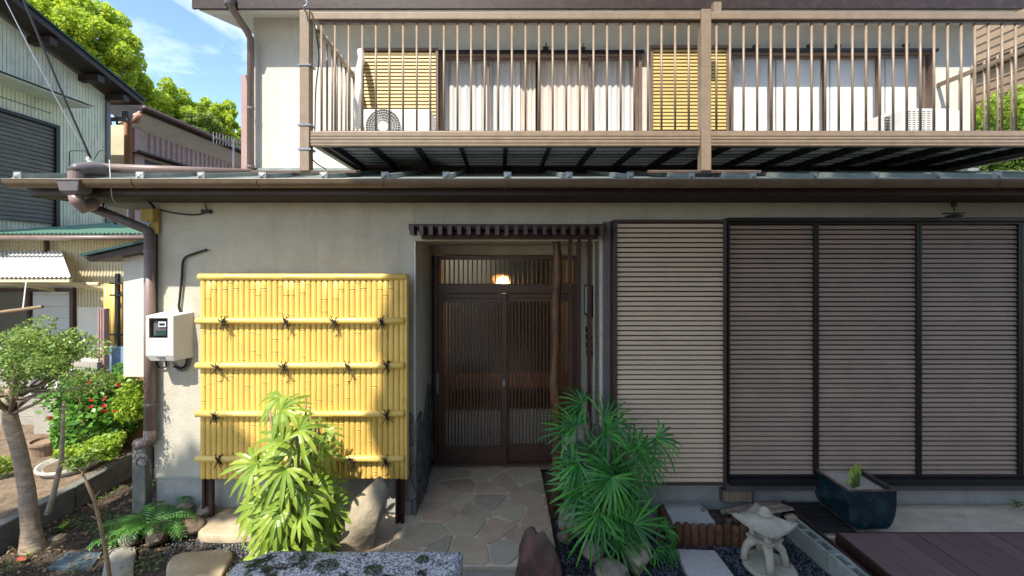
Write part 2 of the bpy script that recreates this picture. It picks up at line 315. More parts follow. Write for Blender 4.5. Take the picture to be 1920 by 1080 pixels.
LF = {
 'bg': leafmat('leaf_background', (.52,.62,.06), (.20,.33,.03), .5, .4),
 'bg2': leafmat('leaf_background_dark', (.24,.33,.05), (.13,.19,.04), .5, .35),
 'shade': leafmat('leaf_shade', (.06,.085,.025), (.035,.055,.015), .5, .12),
 'palmlit': leafmat('leaf_palm_lit', (.31,.40,.055), (.14,.24,.025), .35, .3),
 'palmdark': leafmat('leaf_palm_dark', (.085,.34,.04), (.02,.12,.02), .3, .25),
 'niwaki': leafmat('leaf_pruned', (.32,.43,.10), (.09,.18,.04), .35, .25),
 'rose': leafmat('leaf_rose', (.16,.34,.05), (.05,.16,.025), .4, .3),
 'lime': leafmat('leaf_lime', (.34,.46,.05), (.2,.33,.03), .45, .35),
 'fern': leafmat('leaf_fern', (.12,.28,.05), (.04,.14,.03), .35, .25),
 'weed': leafmat('leaf_weed', (.16,.26,.04), (.07,.14,.02), .5, .3),
}

def sheer(m, col, k):
    t = m.node_tree; o = t.nodes['Material Output']; p = t.nodes['Principled BSDF']; tr = t.nodes.new('ShaderNodeBsdfTranslucent'); tr.inputs[0].default_value = (*col, 1)
    x = t.nodes.new('ShaderNodeMixShader'); x.inputs[0].default_value = k; t.links.new(p.outputs[0], x.inputs[1]); t.links.new(tr.outputs[0], x.inputs[2]); t.links.new(x.outputs[0], o.inputs[0])
sheer(M['deckunder'], (.5,.53,.55), .16); sheer(M['curtain'], (.8,.8,.8), .25); sheer(M['blind'], (.8,.8,.8), .2)
# ---------------------------------------------------------------- leaf clouds, rocks, stones
def leafcloud(pts, size, name, m, parent=None, aspect=.5, up=.3, origin=None, jit=.4):
    pts = np.asarray(pts, float); n = len(pts)
    nrm = np.random.normal(size=(n, 3)); nrm[:, 2] += up; nrm /= np.linalg.norm(nrm, axis=1)[:, None]
    a = np.cross(nrm, np.random.normal(size=(n, 3))); a /= np.linalg.norm(a, axis=1)[:, None]; b = np.cross(nrm, a)
    s = size * (1 - jit + 2*jit*np.random.rand(n))[:, None]
    v = np.empty((n, 4, 3)); v[:, 0] = pts - a*s*.5; v[:, 2] = pts + a*s*.5
    v[:, 1] = pts - b*s*.5*aspect + nrm*s*.08; v[:, 3] = pts + b*s*.5*aspect + nrm*s*.08
    o0 = Vector(origin) if origin is not None else (worg(parent) if parent else Vector((0,0,0)))
    v = v.reshape(-1, 3) - np.array(o0)
    me = bpy.data.meshes.new(name); me.vertices.add(n*4); me.vertices.foreach_set('co', v.ravel())
    me.loops.add(n*4); me.loops.foreach_set('vertex_index', np.arange(n*4)); me.polygons.add(n)
    me.polygons.foreach_set('loop_start', np.arange(n)*4); me.polygons.foreach_set('loop_total', np.full(n, 4)); me.update(); me.validate()
    me.materials.append(m)
    o = bpy.data.objects.new(name, me); COL.objects.link(o)
    if parent: o.parent = parent; o.location = o0 - worg(parent)
    else: o.location = o0
    ORG[o.name] = o0; return o
def clumps(c, r, nc, nl, cr, flat=1.0, shell=.55):
    c = np.array(c); r = np.array(r); res = []
    for _ in range(nc):
        d = np.random.normal(size=3); d /= np.linalg.norm(d); q = c + d*r*(shell + (1-shell)*random.random())*random.uniform(.75, 1.0)
        rr = cr*(.6 + .8*random.random()); k = int(nl*(rr/cr)**2)
        e = np.random.normal(size=(k, 3)); e /= np.linalg.norm(e, axis=1)[:, None]; e *= (rr*(.45+.55*np.random.rand(k)**.5))[:, None]; e[:, 2] *= flat
        res.append(q + e)
    return np.vstack(res)
def rock(name, m, c, sz, seed, label, cat='rock', rot=0, tilt=0, sub=4, rough=.22, group=None, flat=0):
    bm = bmesh.new(); bmesh.ops.create_icosphere(bm, subdivisions=sub, radius=1); sv = Vector((seed*7.3, seed*3.1, seed))
    rng = random.Random(seed)
    planes = [(Vector((rng.gauss(0,1), rng.gauss(0,1), rng.gauss(0,.8))).normalized(), .62+.3*rng.random()) for _ in range(9)]
    for v in bm.verts:
        p = v.co.copy()
        for n, dd in planes:
            k = p.dot(n) - dd
            if k > 0: p -= n*k*.85
        p *= 1 + rough*noise.noise(p*1.3 + sv) + rough*.35*noise.noise(p*4 + sv) + rough*.12*noise.noise(p*11+sv)
        if flat and p.z > flat: p.z = flat + (p.z-flat)*.12
        v.co = p
    Mx = Matrix.Rotation(rot, 4, 'Z') @ Matrix.Rotation(tilt, 4, 'Y') @ Matrix.Diagonal((*[s/2 for s in sz], 1))
    bmesh.ops.transform(bm, matrix=Mx, verts=bm.verts)
    me = bpy.data.meshes.new(name); bm.to_mesh(me); bm.free(); me.materials.append(m); me.polygons.foreach_set('use_smooth', [True]*len(me.polygons))
    o = bpy.data.objects.new(name, me); COL.objects.link(o); o.location = c; ORG[o.name] = Vector(c)
    return tag(o, label, cat, group)
def pebbles(name, m, pts, size, label=None):
    base = np.array([(1,0,0),(-1,0,0),(0,1,0),(0,-1,0),(0,0,1),(0,0,-1)], float)
    fc = np.array([(0,2,4),(2,1,4),(1,3,4),(3,0,4),(2,0,5),(1,2,5),(3,1,5),(0,3,5)])
    n = len(pts); q = np.linalg.qr(np.random.normal(size=(n, 3, 3)))[0]
    s = size*(.6+.9*np.random.rand(n, 1, 1))*np.array([1, .75, .5])[None, None, :]
    v = (base[None]*s*(.75+.5*np.random.rand(n, 6, 1))) @ q; v += np.asarray(pts)[:, None, :]
    me = bpy.data.meshes.new(name); me.from_pydata(v.reshape(-1, 3).tolist(), [], (fc[None] + (np.arange(n)*6)[:, None, None]).reshape(-1, 3).tolist())
    me.materials.append(m); o = bpy.data.objects.new(name, me); COL.objects.link(o); o['kind'] = 'stuff'
    if label: o['label'] = label
    return o
def clip(poly, a, b, c):   # keep a*x+b*y<=c
    r = []; n = len(poly)
    for i in range(n):
        p, q = poly[i], poly[(i+1) % n]; dp, dq = a*p[0]+b*p[1]-c, a*q[0]+b*q[1]-c
        if dp <= 0: r.append(p)
        if dp*dq < 0: t = dp/(dp-dq); r.append((p[0]+t*(q[0]-p[0]), p[1]+t*(q[1]-p[1])))
    return r
def voronoi(seeds, bound):
    res = []
    for i, s in enumerate(seeds):
        poly = list(bound)
        for j, t in enumerate(seeds):
            if i == j or not poly: continue
            a, b = t[0]-s[0], t[1]-s[1]; poly = clip(poly, a, b, (t[0]**2+t[1]**2-s[0]**2-s[1]**2)/2)
        if len(poly) > 2: res.append(poly)
    return res
def inset(poly, g):
    cx = sum(p[0] for p in poly)/len(poly); cy = sum(p[1] for p in poly)/len(poly)
    n = len(poly); area = sum(poly[i][0]*poly[(i+1)%n][1]-poly[(i+1)%n][0]*poly[i][1] for i in range(n))
    sg = 1 if area > 0 else -1; res = list(poly)
    for i in range(n):
        p, q = poly[i], poly[(i+1) % n]; dx, dy = q[0]-p[0], q[1]-p[1]; l = math.hypot(dx, dy)
        if l < 1e-6: continue
        a, b = sg*dy/l, -sg*dx/l; res = clip(res, a, b, a*p[0]+b*p[1]-g)
        if len(res) < 3: return None
    return res
def roundpoly(poly, k=1, amt=.12):
    for _ in range(k):
        r = []; n = len(poly)
        for i in range(n):
            p, q = poly[i], poly[(i+1) % n]
            r += [(p[0]+(q[0]-p[0])*amt, p[1]+(q[1]-p[1])*amt), (q[0]+(p[0]-q[0])*amt, q[1]+(p[1]-q[1])*amt)]
        poly = r
    return poly
def jitseeds(x0, x1, y0, y1, sp, rng, j=.42):
    r = []; y = y0+sp/2; k = 0
    while y < y1+sp/2:
        x = x0 + (sp/2 if k % 2 else 0)
        while x < x1+sp/2:
            r.append((x+rng.uniform(-j, j)*sp, y+rng.uniform(-j, j)*sp)); x += sp
        y += sp*.87; k += 1
    return r
def stones(polys, mp, nrm, th, name, mats, parent, rng, gap=.006, bev=.006, jitter=.0):
    for poly in polys:
        p1 = inset(poly, gap)
        if not p1: continue
        p1 = roundpoly(p1, 1, .13); p2 = inset(p1, bev)
        if not p2: continue
        cx = sum(p[0] for p in p1)/len(p1); cy = sum(p[1] for p in p1)/len(p1)
        p2 = [(cx+(p[0]-cx)*(1-bev/.08), cy+(p[1]-cy)*(1-bev/.08)) for p in p1]
        t = th*(1 + rng.uniform(-jitter, jitter)); n = len(p1); N = Vector(nrm)
        vs = [Vector(mp(*p)) for p in p1] + [Vector(mp(*p)) + N*(t*.6) for p in p1] + [Vector(mp(*p)) + N*(t + rng.uniform(-.001, .001)) for p in p2]
        fs = []
        for i in range(n):
            j = (i+1) % n; fs += [(i, j, j+n, i+n), (i+n, j+n, j+2*n, i+2*n)]
        fs.append(tuple(range(2*n, 3*n)))
        MB().add(vs, fs).build(name, rng.choice(mats), parent)
def holes(mb, x0, x1, z0, z1, y0, y1, hs):
    xs = sorted({x0, x1, *[h[0] for h in hs], *[h[1] for h in hs]}); zs = sorted({z0, z1, *[h[2] for h in hs], *[h[3] for h in hs]})
    for i in range(len(xs)-1):
        for j in range(len(zs)-1):
            cx, cz = (xs[i]+xs[i+1])/2, (zs[j]+zs[j+1])/2
            if any(h[0] < cx < h[1] and h[2] < cz < h[3] for h in hs): continue
            mb.box(xs[i], xs[i+1], y0, y1, zs[j], zs[j+1])
    return mb
def frame(mb, x0, x1, z0, z1, y0, y1, w, wb=None):
    wb = w if wb is None else wb
    mb.box(x0, x0+w, y0, y1, z0, z1); mb.box(x1-w, x1, y0, y1, z0, z1)
    mb.box(x0+w, x1-w, y0, y1, z1-w, z1); mb.box(x0+w, x1-w, y0, y1, z0, z0+wb); return mb
def corr_panel(mb, p0, u, v, lu, lv, pitch, amp, n):
    # corrugated sheet: origin p0, direction u (across ribs), v (along ribs), n normal
    p0, u, v, n = Vector(p0), Vector(u).normalized(), Vector(v).normalized(), Vector(n).normalized()
    k = max(2, int(lu/pitch)); prof = []
    for i in range(k):
        a = i*lu/k; w = lu/k
        prof += [(a, 0), (a+w*.3, 0), (a+w*.5, amp), (a+w*.8, amp)]
    prof.append((lu, 0)); m = len(prof); b = len(mb.v)
    for a, h in prof: mb.v.append(tuple(p0+u*a+n*h)); mb.v.append(tuple(p0+u*a+n*h+v*lv))
    for i in range(m-1): mb.f.append((b+2*i, b+2*i+2, b+2*i+3, b+2*i+1))
    return mb

# ================================================================ GROUND
GZ = 0.05
MB().box(-60, 60, -20, 90, -.5, 0).build('ground', M['ground'], kind='structure')
def sheet(name, m, poly, z0, z1):
    return MB().prism(poly, z0, 'z', z1).build(name, m, kind='structure')
# soil bed, uneven
def bumpy(name, m, x0, x1, y0, y1, z, amp, n, seed, kind='structure'):
    mb = MB(); nx = int((x1-x0)/n)+1; ny = int((y1-y0)/n)+1
    for j in range(ny+1):
        for i in range(nx+1):
            x = x0+(x1-x0)*i/nx; y = y0+(y1-y0)*j/ny
            h = noise.noise(Vector((x*2.2, y*2.2, seed)))*amp + noise.noise(Vector((x*9, y*9, seed)))*amp*.5 + noise.noise(Vector((x*30, y*30, seed)))*amp*.25
            mb.v.append((x, y, z+h))
    for j in range(ny):
        for i in range(nx): a = j*(nx+1)+i; mb.f.append((a, a+1, a+nx+2, a+nx+1))
    o = mb.build(name, m, kind=kind); o.data.polygons.foreach_set('use_smooth', [True]*len(o.data.polygons)); return o
bumpy('garden_soil', M['soil'], -3.69, -2.2, 1.6, 4.6, GZ, .02, .025, 2)
bumpy('terrace_soil', M['soillight'], -9, -3.75, 1.6, 5.4, .215, .02, .05, 5)
pth = random.Random(3)
pts = [(pth.uniform(-3.68,-2.2), pth.uniform(2.7,4.0), GZ+.004) for _ in range(2600)]
pebbles('soil_crumbs', M['soillight'], pts, .006, 'small pale crumbs and chips scattered over the dark garden soil')
# gravel
MB().box(-2.55, -.95, 2.2, 3.58, 0.0, .045).build('gravel_bed', M['gravelbase'], kind='structure')
MB().box(.40, 2.30, 2.2, 3.58, 0.0, .045).build('gravel_bed', M['gravelbase'], kind='structure')
M['pebl'] = leafmat('pebble_grey', (.30,.29,.27), (.05,.05,.05), .6, 0)
M['pebd'] = leafmat('pebble_dark', (.13,.15,.18), (.012,.014,.018), .38, 0)
pts = []
while len(pts) < 6500:
    x, y = pth.uniform(-2.62, -.98), pth.uniform(2.75, 3.56)
    if x < -2.5 + .12*noise.noise(Vector((y*5, 1, 1))) - (y-2.9)*.0: continue
    pts.append((x, y, .045+pth.uniform(0, .010)))
pebbles('gravel', M['pebl'], pts, .0085, 'grey pea gravel round the stepping stones')
pts = [(pth.uniform(.44, 2.29), pth.uniform(2.68, 3.56), .045+pth.uniform(0, .012)) for _ in range(9500)]
pebbles('gravel', M['pebd'], pts, .0095, 'dark blue-black gravel round the stone lantern')

# porch floor
pf = MB().box(-1.05, .405, 3.0, 4.5, 0, .058).build('porch_floor', M['flagmortar'], kind='structure', bevel=.004)
rng = random.Random(11)
bound = [(-1.04, 3.006), (.40, 3.006), (.40, 4.44), (-1.04, 4.44)]
sd_ = jitseeds(-1.04, .40, 3.0, 4.44, .275, rng, .42)
pl = voronoi(sd_, bound)
stones(pl, lambda x, y: (x, y, .0585), (0, 0, 1), .010, 'flagstone', FL, pf, rng, gap=.006, bev=.004, jitter=.1)
MB().box(-.30, .45, 2.2, 2.985, 0, .03).build('approach_step', M['concrete'], kind='structure', bevel=.004)
# concrete strip by the house
MB().box(2.36, 9, 3.17, 3.598, 0, .148).build('concrete_strip', M['concretewarm'], kind='structure', bevel=.006)

# kerb along the terrace
kb = MB(); ys = 1.7
kerb = thing('garden_kerb', (-3.72, 3.2, 0), 'long weathered concrete kerb holding up the raised bed on the left', 'kerb')
y = 1.9
while y < 4.4:
    e = min(y+.6, 4.42); MB().box(-3.78, -3.69, y+.003, e-.003, 0, .25).build('kerb_stone', M['curb'], kerb, bevel=.008); y += .6

# ================================================================ HOUSE
house = thing('house', (0, 3.6, 0), 'two storey stucco house with brown shutters, recessed porch and long balcony', 'house')
WL, PL, PR, WR = -2.93, -.73, .833, 9.0
FW, DW, UW = 3.6, 4.5, 4.75           # front wall, door wall, upper wall
top = H(.50)
w = MB()
w.box(WL, PL, FW, 9, .38, top); w.box(PR, WR, FW, 9, .38, top)
w.box(PL, PR, FW, 9, H(.17), top)
w.box(PL, PR, DW, DW+.12, H(.068), H(.17))
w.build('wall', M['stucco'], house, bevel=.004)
fd = MB(); fd.box(WL+.012, PL-.0, FW+.012, 9, 0, .378); fd.box(PR+.0, WR, FW+.012, 9, 0, .378); fd.build('foundation', M['foundation'], house)
MB().box(WL+.002, PL-.08, FW-.006, FW+.01, .372, .386).build('drip_edge', M['foundation'], house)
# corner bead strips of the porch opening
MB().box(PL-.004, PL+.006, FW-.006, FW+.004, .40, H(.17)).build('corner_bead', M['white'], house)
MB().box(PR-.05, PR-.044, FW+.02, FW+.03, .1, H(.17)).build('corner_bead', M['white'], house)
# interior behind the door
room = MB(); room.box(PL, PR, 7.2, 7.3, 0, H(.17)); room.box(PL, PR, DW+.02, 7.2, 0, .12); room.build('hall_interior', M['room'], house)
lampm = MB(); lampm.lathe([(.0,.0),(.05,.005),(.09,.03),(.11,.07),(.10,.11),(.03,.13)], (0.0, 5.05, H(-.285)), 20)
hl = lampm.build('hall_lamp', M['lamp'], None, (0.0, 5.05, H(-.285)), True); tag(hl, 'warm glowing ceiling lamp seen through the glass above the front door', 'lamp')
ld = bpy.data.lights.new('lamp_light', 'POINT'); ld.energy = 3.5; ld.color = (1, .55, .2); ld.shadow_soft_size = .08
lo = bpy.data.objects.new('lamp_light', ld); COL.objects.link(lo); lo.location = (0.02, 4.9, H(-.25))
# shoe shelf lattice glimpsed inside is built as part of the door
# ---- sliding door
D = DW
sc = F/D
dfx0, dfx1 = X(815, D), X(1086, D); zt, zb = Z(479, D), Z(869, D)
door = thing('front_door', (0, D, zb), 'brown sliding front door with vertical bars and ribbed glass in the porch', 'door')
f = MB(); frame(f, dfx0, dfx1, zb, zt, D-.05, D+.05, .045, .02)
f.box(dfx0+.045, dfx1-.045, D-.06, D+.05, Z(549, D), Z(532, D))
f.build('frame', M['doorframe'], door, bevel=.004)
MB().box(PL+.002, dfx0-.001, D-.03, D+.04, zb-.01, H(.065)).build('jamb', M['darkwood'], door)
# transom
tg = MB().box(dfx0+.045, dfx1-.045, D+.0, D+.006, Z(532, D), zt-.045).build('transom_pane', M['ribglass'], door)
bm_ = MB().box(-.005, .005, -.012, .012, 0, zt-.045-Z(532, D)); bme = bm_.mesh('transom_bar'); bme.materials.append(M['doorframe'])
n = 30
for i in range(n):
    x = dfx0+.06+(dfx1-dfx0-.12)*i/(n-1); put('bar', bme, tg, (x, D-.018, Z(532, D)))
def leaf(x0, x1, y, nb):
    f = MB(); z1 = Z(550, D); z0 = zb+.02
    frame(f, x0, x1, z0, z1, y-.018, y+.018, .05, .17); f.box(x0+.05, x1-.05, y-.018, y+.018, z1-.09, z1-.0501)
    o = f.build('sliding_leaf', M['doorframe'], door, bevel=.003)
    MB().add([(x0+.05, y+.003, z0+.17), (x1-.05, y+.003, z0+.17), (x1-.05, y+.003, z1-.09), (x0+.05, y+.003, z1-.09)], [(0,1,2,3)]).build('pane', M['ribglass'], o)
    me = MB().box(-.0065, .0065, -.016, -.001, z0+.17, z1-.09).mesh('bar', (0, 0, z0+.17)); me.materials.append(M['doorframe'])
    for i in range(nb):
        x = x0+.05+(x1-x0-.1)*(i+.5)/nb; put('bar', me, o, (x, y, z0+.17))
    g = MB(); zz0, zz1 = Z(727, D), Z(703, D)
    for k in range(4): g.box(x0+.05, x1-.05, y+.012, y+.03, zz0+(zz1-zz0)*k/3-.006, zz0+(zz1-zz0)*k/3+.006)
    for k in range(3): g.box(x0+.05, x1-.05, y+.032, y+.036, zz0+(zz1-zz0)*k/3+.012, zz0+(zz1-zz0)*k/3+.035)
    g.build('lattice_band', M['orange'], o)
    MB().box(x0+.06, x1-.06, y+.036, y+.042, z0+.17, Z(770, D)).build('lower_panel', M['curtainbeige'], o)
    return o
xm = X(945, D)
l1 = leaf(dfx0+.045, xm+.03, D-.026, 18); l2 = leaf(xm-.02, dfx1-.045, D+.016, 18)
MB().box(X(820, D), X(824, D), D-.058, D-.046, Z(735, D), Z(697, D)).build('handle', M['wire'], l1)
MB().box(X(942, D), X(947, D), D-.058, D-.046, Z(722, D), Z(710, D)).build('lock', M['wire'], l1)
MB().box(dfx0-.0, dfx1, D-.085, D-.052, zb-.022, zb+.004).build('threshold', M['alu'], door)
# ---- porch pergola, slats and post
per = thing('porch_lattice', (0.2, 3.55, .07), 'dark brown rafter lintel with slats hanging over the porch opening', 'lintel')
MB().box(X(790, 3.5), X(1122, 3.5), 3.50, 3.58, Z(448, 3.5), Z(434, 3.5)).build('beam', M['darkwood'], per, bevel=.003)
rme = MB().box(-.016, .016, 3.36, 3.5, Z(440, 3.36), Z(423, 3.36)).mesh('rafter_end', (0, 3.43, 0)); rme.materials.append(M['brown'])
MB().box(X(766, 3.5), X(1136, 3.5), 3.5, 3.596, Z(432, 3.5), Z(420, 3.5)).build('ledger', M['darkwood'], per, bevel=.003)
for i in range(21): put('rafter_end', rme, per, (X(772+i*17.8, 3.36), 3.43, 0))
for px in (1069, 1085, 1105): MB().box(X(px-3.4, 3.62), X(px+3.4, 3.62), 3.60, 3.64, .08, Z(447, 3.62)).build('slat', M['darkwood'], per, bevel=.002)
post = MB(); pp = []; rr = []
for k in range(26):
    t = k/25; z = .06+(Z(440, 3.66)-.06)*t; pp.append((X(1043, 3.66)+.010*math.sin(t*9)+.006*math.sin(t*23), 3.68, z)); rr.append(.043-.004*t+.004*math.sin(t*31)+.003*math.sin(t*17+1))
po = post.tube(pp, rr, 14).build('porch_post', M['logpost'], None, (X(1043, 3.66), 3.68, .06), True)
tag(po, 'polished crooked log post standing at the porch entrance beside the dark palm', 'post')
# slate cladding on the porch sides
rng = random.Random(5)
cl = thing('stone_cladding', (PL, FW, .06), 'jagged dark slate cladding on the left side of the porch', 'cladding')
def jag(y): return H(-1.33)+.05*math.sin(y*23)+.04*math.sin(y*9+1)
sds = jitseeds(FW, DW, .05, H(-1.3), .15, rng, .45)
pls = voronoi(sds, [(FW+.0, .062), (DW-.06, .062), (DW-.06, jag(4.44)), (4.2, jag(4.2)+.06), (4.0, jag(4.0)-.02), (3.8, jag(3.8)+.05), (FW, H(-1.36))])
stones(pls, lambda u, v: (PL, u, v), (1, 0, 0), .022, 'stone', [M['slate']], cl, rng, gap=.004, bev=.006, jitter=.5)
pls = voronoi(jitseeds(-.84, PL, .05, H(-1.2), .17, rng, .4), [(-.84, .0), (PL+.02, .0), (PL+.02, H(-1.36)), (-.76, H(-1.26)), (-.84, H(-1.30))])
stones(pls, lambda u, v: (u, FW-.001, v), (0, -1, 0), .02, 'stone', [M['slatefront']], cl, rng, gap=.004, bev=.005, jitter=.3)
cl2 = thing('stone_cladding', (PR, FW, .06), 'slate cladding low on the wall behind the dark palm', 'cladding')
pls = voronoi(jitseeds(.5, .90, .05, H(-1.3), .15, rng, .42), [(.55, .05), (.90, .05), (.90, H(-1.45)), (.74, H(-1.33)), (.60, H(-1.38)), (.55, H(-1.45))])
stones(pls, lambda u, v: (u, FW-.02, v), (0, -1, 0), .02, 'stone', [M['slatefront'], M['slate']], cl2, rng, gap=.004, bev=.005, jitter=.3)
MB().box(.55, .905, FW-.02, FW+.3, .06, H(-1.47)).build('backing', M['foundation'], cl2)
# wall sign, letter plate on porch right wall
sg = thing('porch_nameplate', (PR-.02, 4.1, H(-.4)), 'white panel in a black frame on the right porch wall behind the slats', 'sign')
MB().box(PR-.03, PR-.002, 3.86, 4.10, Z(588, 4), Z(538, 4)).build('panel', M['signwhite'], sg)
f = MB(); f.box(PR-.036, PR-.001, 3.84, 3.86, Z(592, 4), Z(534, 4)); f.box(PR-.036, PR-.001, 4.10, 4.12, Z(592, 4), Z(534, 4)); f.box(PR-.036, PR-.001, 3.86, 4.10, Z(592, 4), Z(588, 4)); f.box(PR-.036, PR-.001, 3.86, 4.10, Z(538, 4), Z(534, 4)); f.build('frame', M['blackframe'], sg)
sl = MB()
for k in range(4): sl.box(PR-.05, PR-.002, 3.88+k*.012, 3.95+k*.012, Z(665-k*14, 3.95), Z(655-k*14, 3.95))
tag(sl.build('shoe_rack_bracket', M['cable'], None, (PR-.03, 3.9, H(-.8))), 'small black rack of slanted bars hung on the right porch wall', 'rack')

# ---- right side shutters
def shutter_bay(name, x0, x1, z0, z1, y, pitch, m, fm, fw=.02, deep=.022, side=None):
    o = frame(MB(), x0, x1, z0, z1, y-.02, y+.03, fw).build(name, fm, house, bevel=.002)
    MB().box(x0+fw, x1-fw, y+.018, y+.025, z0+fw, z1-fw).build('backing', M['blackframe'], o)
    n = int(round((z1-z0-2*fw)/pitch)); p = (z1-z0-2*fw)/n; hw = (x1-x0)/2-fw
    # convex slat with lip
    prof = [(.014, .0), (-.008, .0005), (-.0085, p*.10), (-.002, p*.70), (.005, p*.74), (.016, p*.74)]
    me = MB().prism(prof, -hw, 'x', hw).mesh('slat'); me.materials.append(m)
    for i in range(n): put('slat', me, o, ((x0+x1)/2, y+.002+random.uniform(-.0006,.0006), z0+fw+i*p), (random.uniform(-.012,.012), 0, 0))
    return o
tb = shutter_bay('shutter_box', X(1151, 3.47), X(1360, 3.47), Z(908, 3.47), Z(412, 3.47), 3.47, .0395, M['slatlight'], M['brown'], .022)
MB().box(X(1151, 3.47), X(1360, 3.47), 3.502, 3.598, Z(908, 3.47), Z(412, 3.47)).build('box_side', M['brown'], tb)
MB().box(PR+.02, X(1150, 3.47)-.004, 3.55, 3.597, .4, H(.33)).build('wall_channel', M['pipegrey'], house)
ys = 3.54
for a, b in ((1362, 1528), (1528, 1720), (1720, 1910), (1910, 2100), (2100, 2290)):
    shutter_bay('shutter', X(a, ys), X(b, ys)-.002, Z(893, ys), Z(416, ys), ys, .0395, M['slatbrown'], M['blackframe'], .02)
x0 = X(1361, ys)
MB().box(x0, 8.9, 3.48, 3.598, Z(416, ys)+.001, Z(409, ys)).build('shutter_header', M['blackframe'], house, bevel=.003)
MB().box(x0, 8.9, 3.47, 3.598, Z(903, ys), Z(893, ys)-.002).build('shutter_sill', M['blackframe'], house, bevel=.003)
MB().box(x0, 8.9, 3.53, 3.60, .30, Z(904, ys)).build('sill_flashing', M['pipegrey'], house, bevel=.003)
vg = MB(); vx0, vx1, vz0, vz1 = X(1352, 3.57), X(1410, 3.57), Z(941, 3.57), Z(917, 3.57)
vt = frame(vg, vx0, vx1, vz0, vz1, 3.55, 3.60, .008).build('floor_vent', M['pipegrey'], house)
MB().box(vx0+.008, vx1-.008, 3.575, 3.605, vz0+.008, vz1-.008).build('vent_back', M['blackframe'], vt)
vm = MB().box(-.0025, .0025, 3.555, 3.57, vz0+.008, vz1-.008).mesh('vent_bar'); vm.materials.append(M['slatlight'])
for i in range(14): put('vent_bar', vm, vt, (vx0+.014+i*(vx1-vx0-.028)/13, 0, 0))

# ---- lower roof
EY, EZ, SL = 3.2, H(.615), .235
RX0, RX1 = X(36, EY), 9.2
def rz(y): return EZ+SL*(y-EY)
MB().prism([(EY, EZ-.03), (UW, rz(UW)-.03), (UW, rz(UW)), (EY, EZ)], RX0, 'x', RX1).build('lower_roof', M['roofmetal'], house, bevel=.002)
MB().box(RX0+.01, RX1, EY-.012, EY-.001, EZ-.045, EZ+.006).build('drip_flashing', M['roofmetal'], house)
bt = MB().prism([(EY-.02, EZ+.001), (UW, rz(UW)+.001), (UW, rz(UW)+.034), (EY-.02, EZ+.036)], -.017, 'x', .017).mesh('batten', (0, 0, 0)); bt.materials.append(M['roofmetal'])
cp = MB(); cp.box(-.028, .028, EY-.034, EY-.021, EZ-.010, EZ+.050); cp.add([(-.022,EY-.034,EZ-.004),(.022,EY-.034,EZ-.004),(.022,EY-.034,EZ+.042),(-.022,EY-.034,EZ+.042),(0,EY-.046,EZ+.019)],[(0,1,4),(1,2,4),(2,3,4),(3,0,4)])
cm = cp.mesh('batten_cap'); cm.materials.append(M['cap'])
px = 41
while px < 2400:
    x = X(px, EY); b_ = put('batten', bt, house, (x, 0, 0)); put('batten_cap', cm, house, (x, 0, 0), (0, 0, 0)); px += 113.8
MB().prism([(EY-.02, EZ-.03), (UW, rz(UW)-.03), (UW, rz(UW)+.02), (EY-.02, EZ+.012)], RX0-.035, 'x', RX0-.002).build('verge_trim', M['roofmetal'], house)
MB().box(RX0+.03, RX1, EY+.02, EY+.05, H(.50), EZ-.046).build('fascia', M['fascia'], house)
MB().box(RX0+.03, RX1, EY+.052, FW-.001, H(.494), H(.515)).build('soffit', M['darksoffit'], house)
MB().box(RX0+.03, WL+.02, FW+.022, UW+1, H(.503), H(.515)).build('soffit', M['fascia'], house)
# gutter: half round
gy, gz, gr = EY-.075, Z(338, EY-.075), .046
g = MB(); gx0, gx1 = X(16, gy), RX1
for xx in (gx0, gx1):
    for rr_ in (gr, gr-.005):
        for k in range(13):
            th = math.pi*k/12; g.v.append((xx, gy-rr_*math.cos(th), gz-rr_*math.sin(th)*1.25))
def gi(a, b, k): return a*26+b*13+k
for k in range(12):
    g.f.append((gi(0,0,k), gi(0,0,k+1), gi(1,0,k+1), gi(1,0,k))); g.f.append((gi(0,1,k), gi(0,1,k+1), gi(1,1,k+1), gi(1,1,k)))
    g.f.append((gi(0,0,k), gi(0,0,k+1), gi(0,1,k+1), gi(0,1,k)))
for k in (0, 12): g.f.append((gi(0,0,k), gi(0,1,k), gi(1,1,k), gi(1,0,k)))
gut = g.build('gutter', M['gutter'], house); auto(gut)
MB().tube([(gx0, gy-gr, gz), (gx1, gy-gr, gz)], .0045, 6).build('gutter_bead', M['alu'], gut)
hk = MB().tube([(0, gy-gr-.004, gz+.004)]+[(0, gy-(gr+.004)*math.cos(math.pi*k/8), gz-(gr+.003)*1.25*math.sin(math.pi*k/8)) for k in range(1, 8)]+[(0, gy+gr, gz+.01)], .0035, 6).mesh('gutter_hook'); hk.materials.append(M['gutter'])
for px in (255, 487, 720, 948, 1184, 1418, 1640, 1865, 2090): put('gutter_hook', hk, gut, (X(px, gy), 0, 0))
for px in (487, 1184, 1510): MB().tube([(X(px, gy)-.03, gy, gz), (X(px, gy)+.03, gy, gz)], .001, 4).build('gutter_joint', M['gutter'], gut)
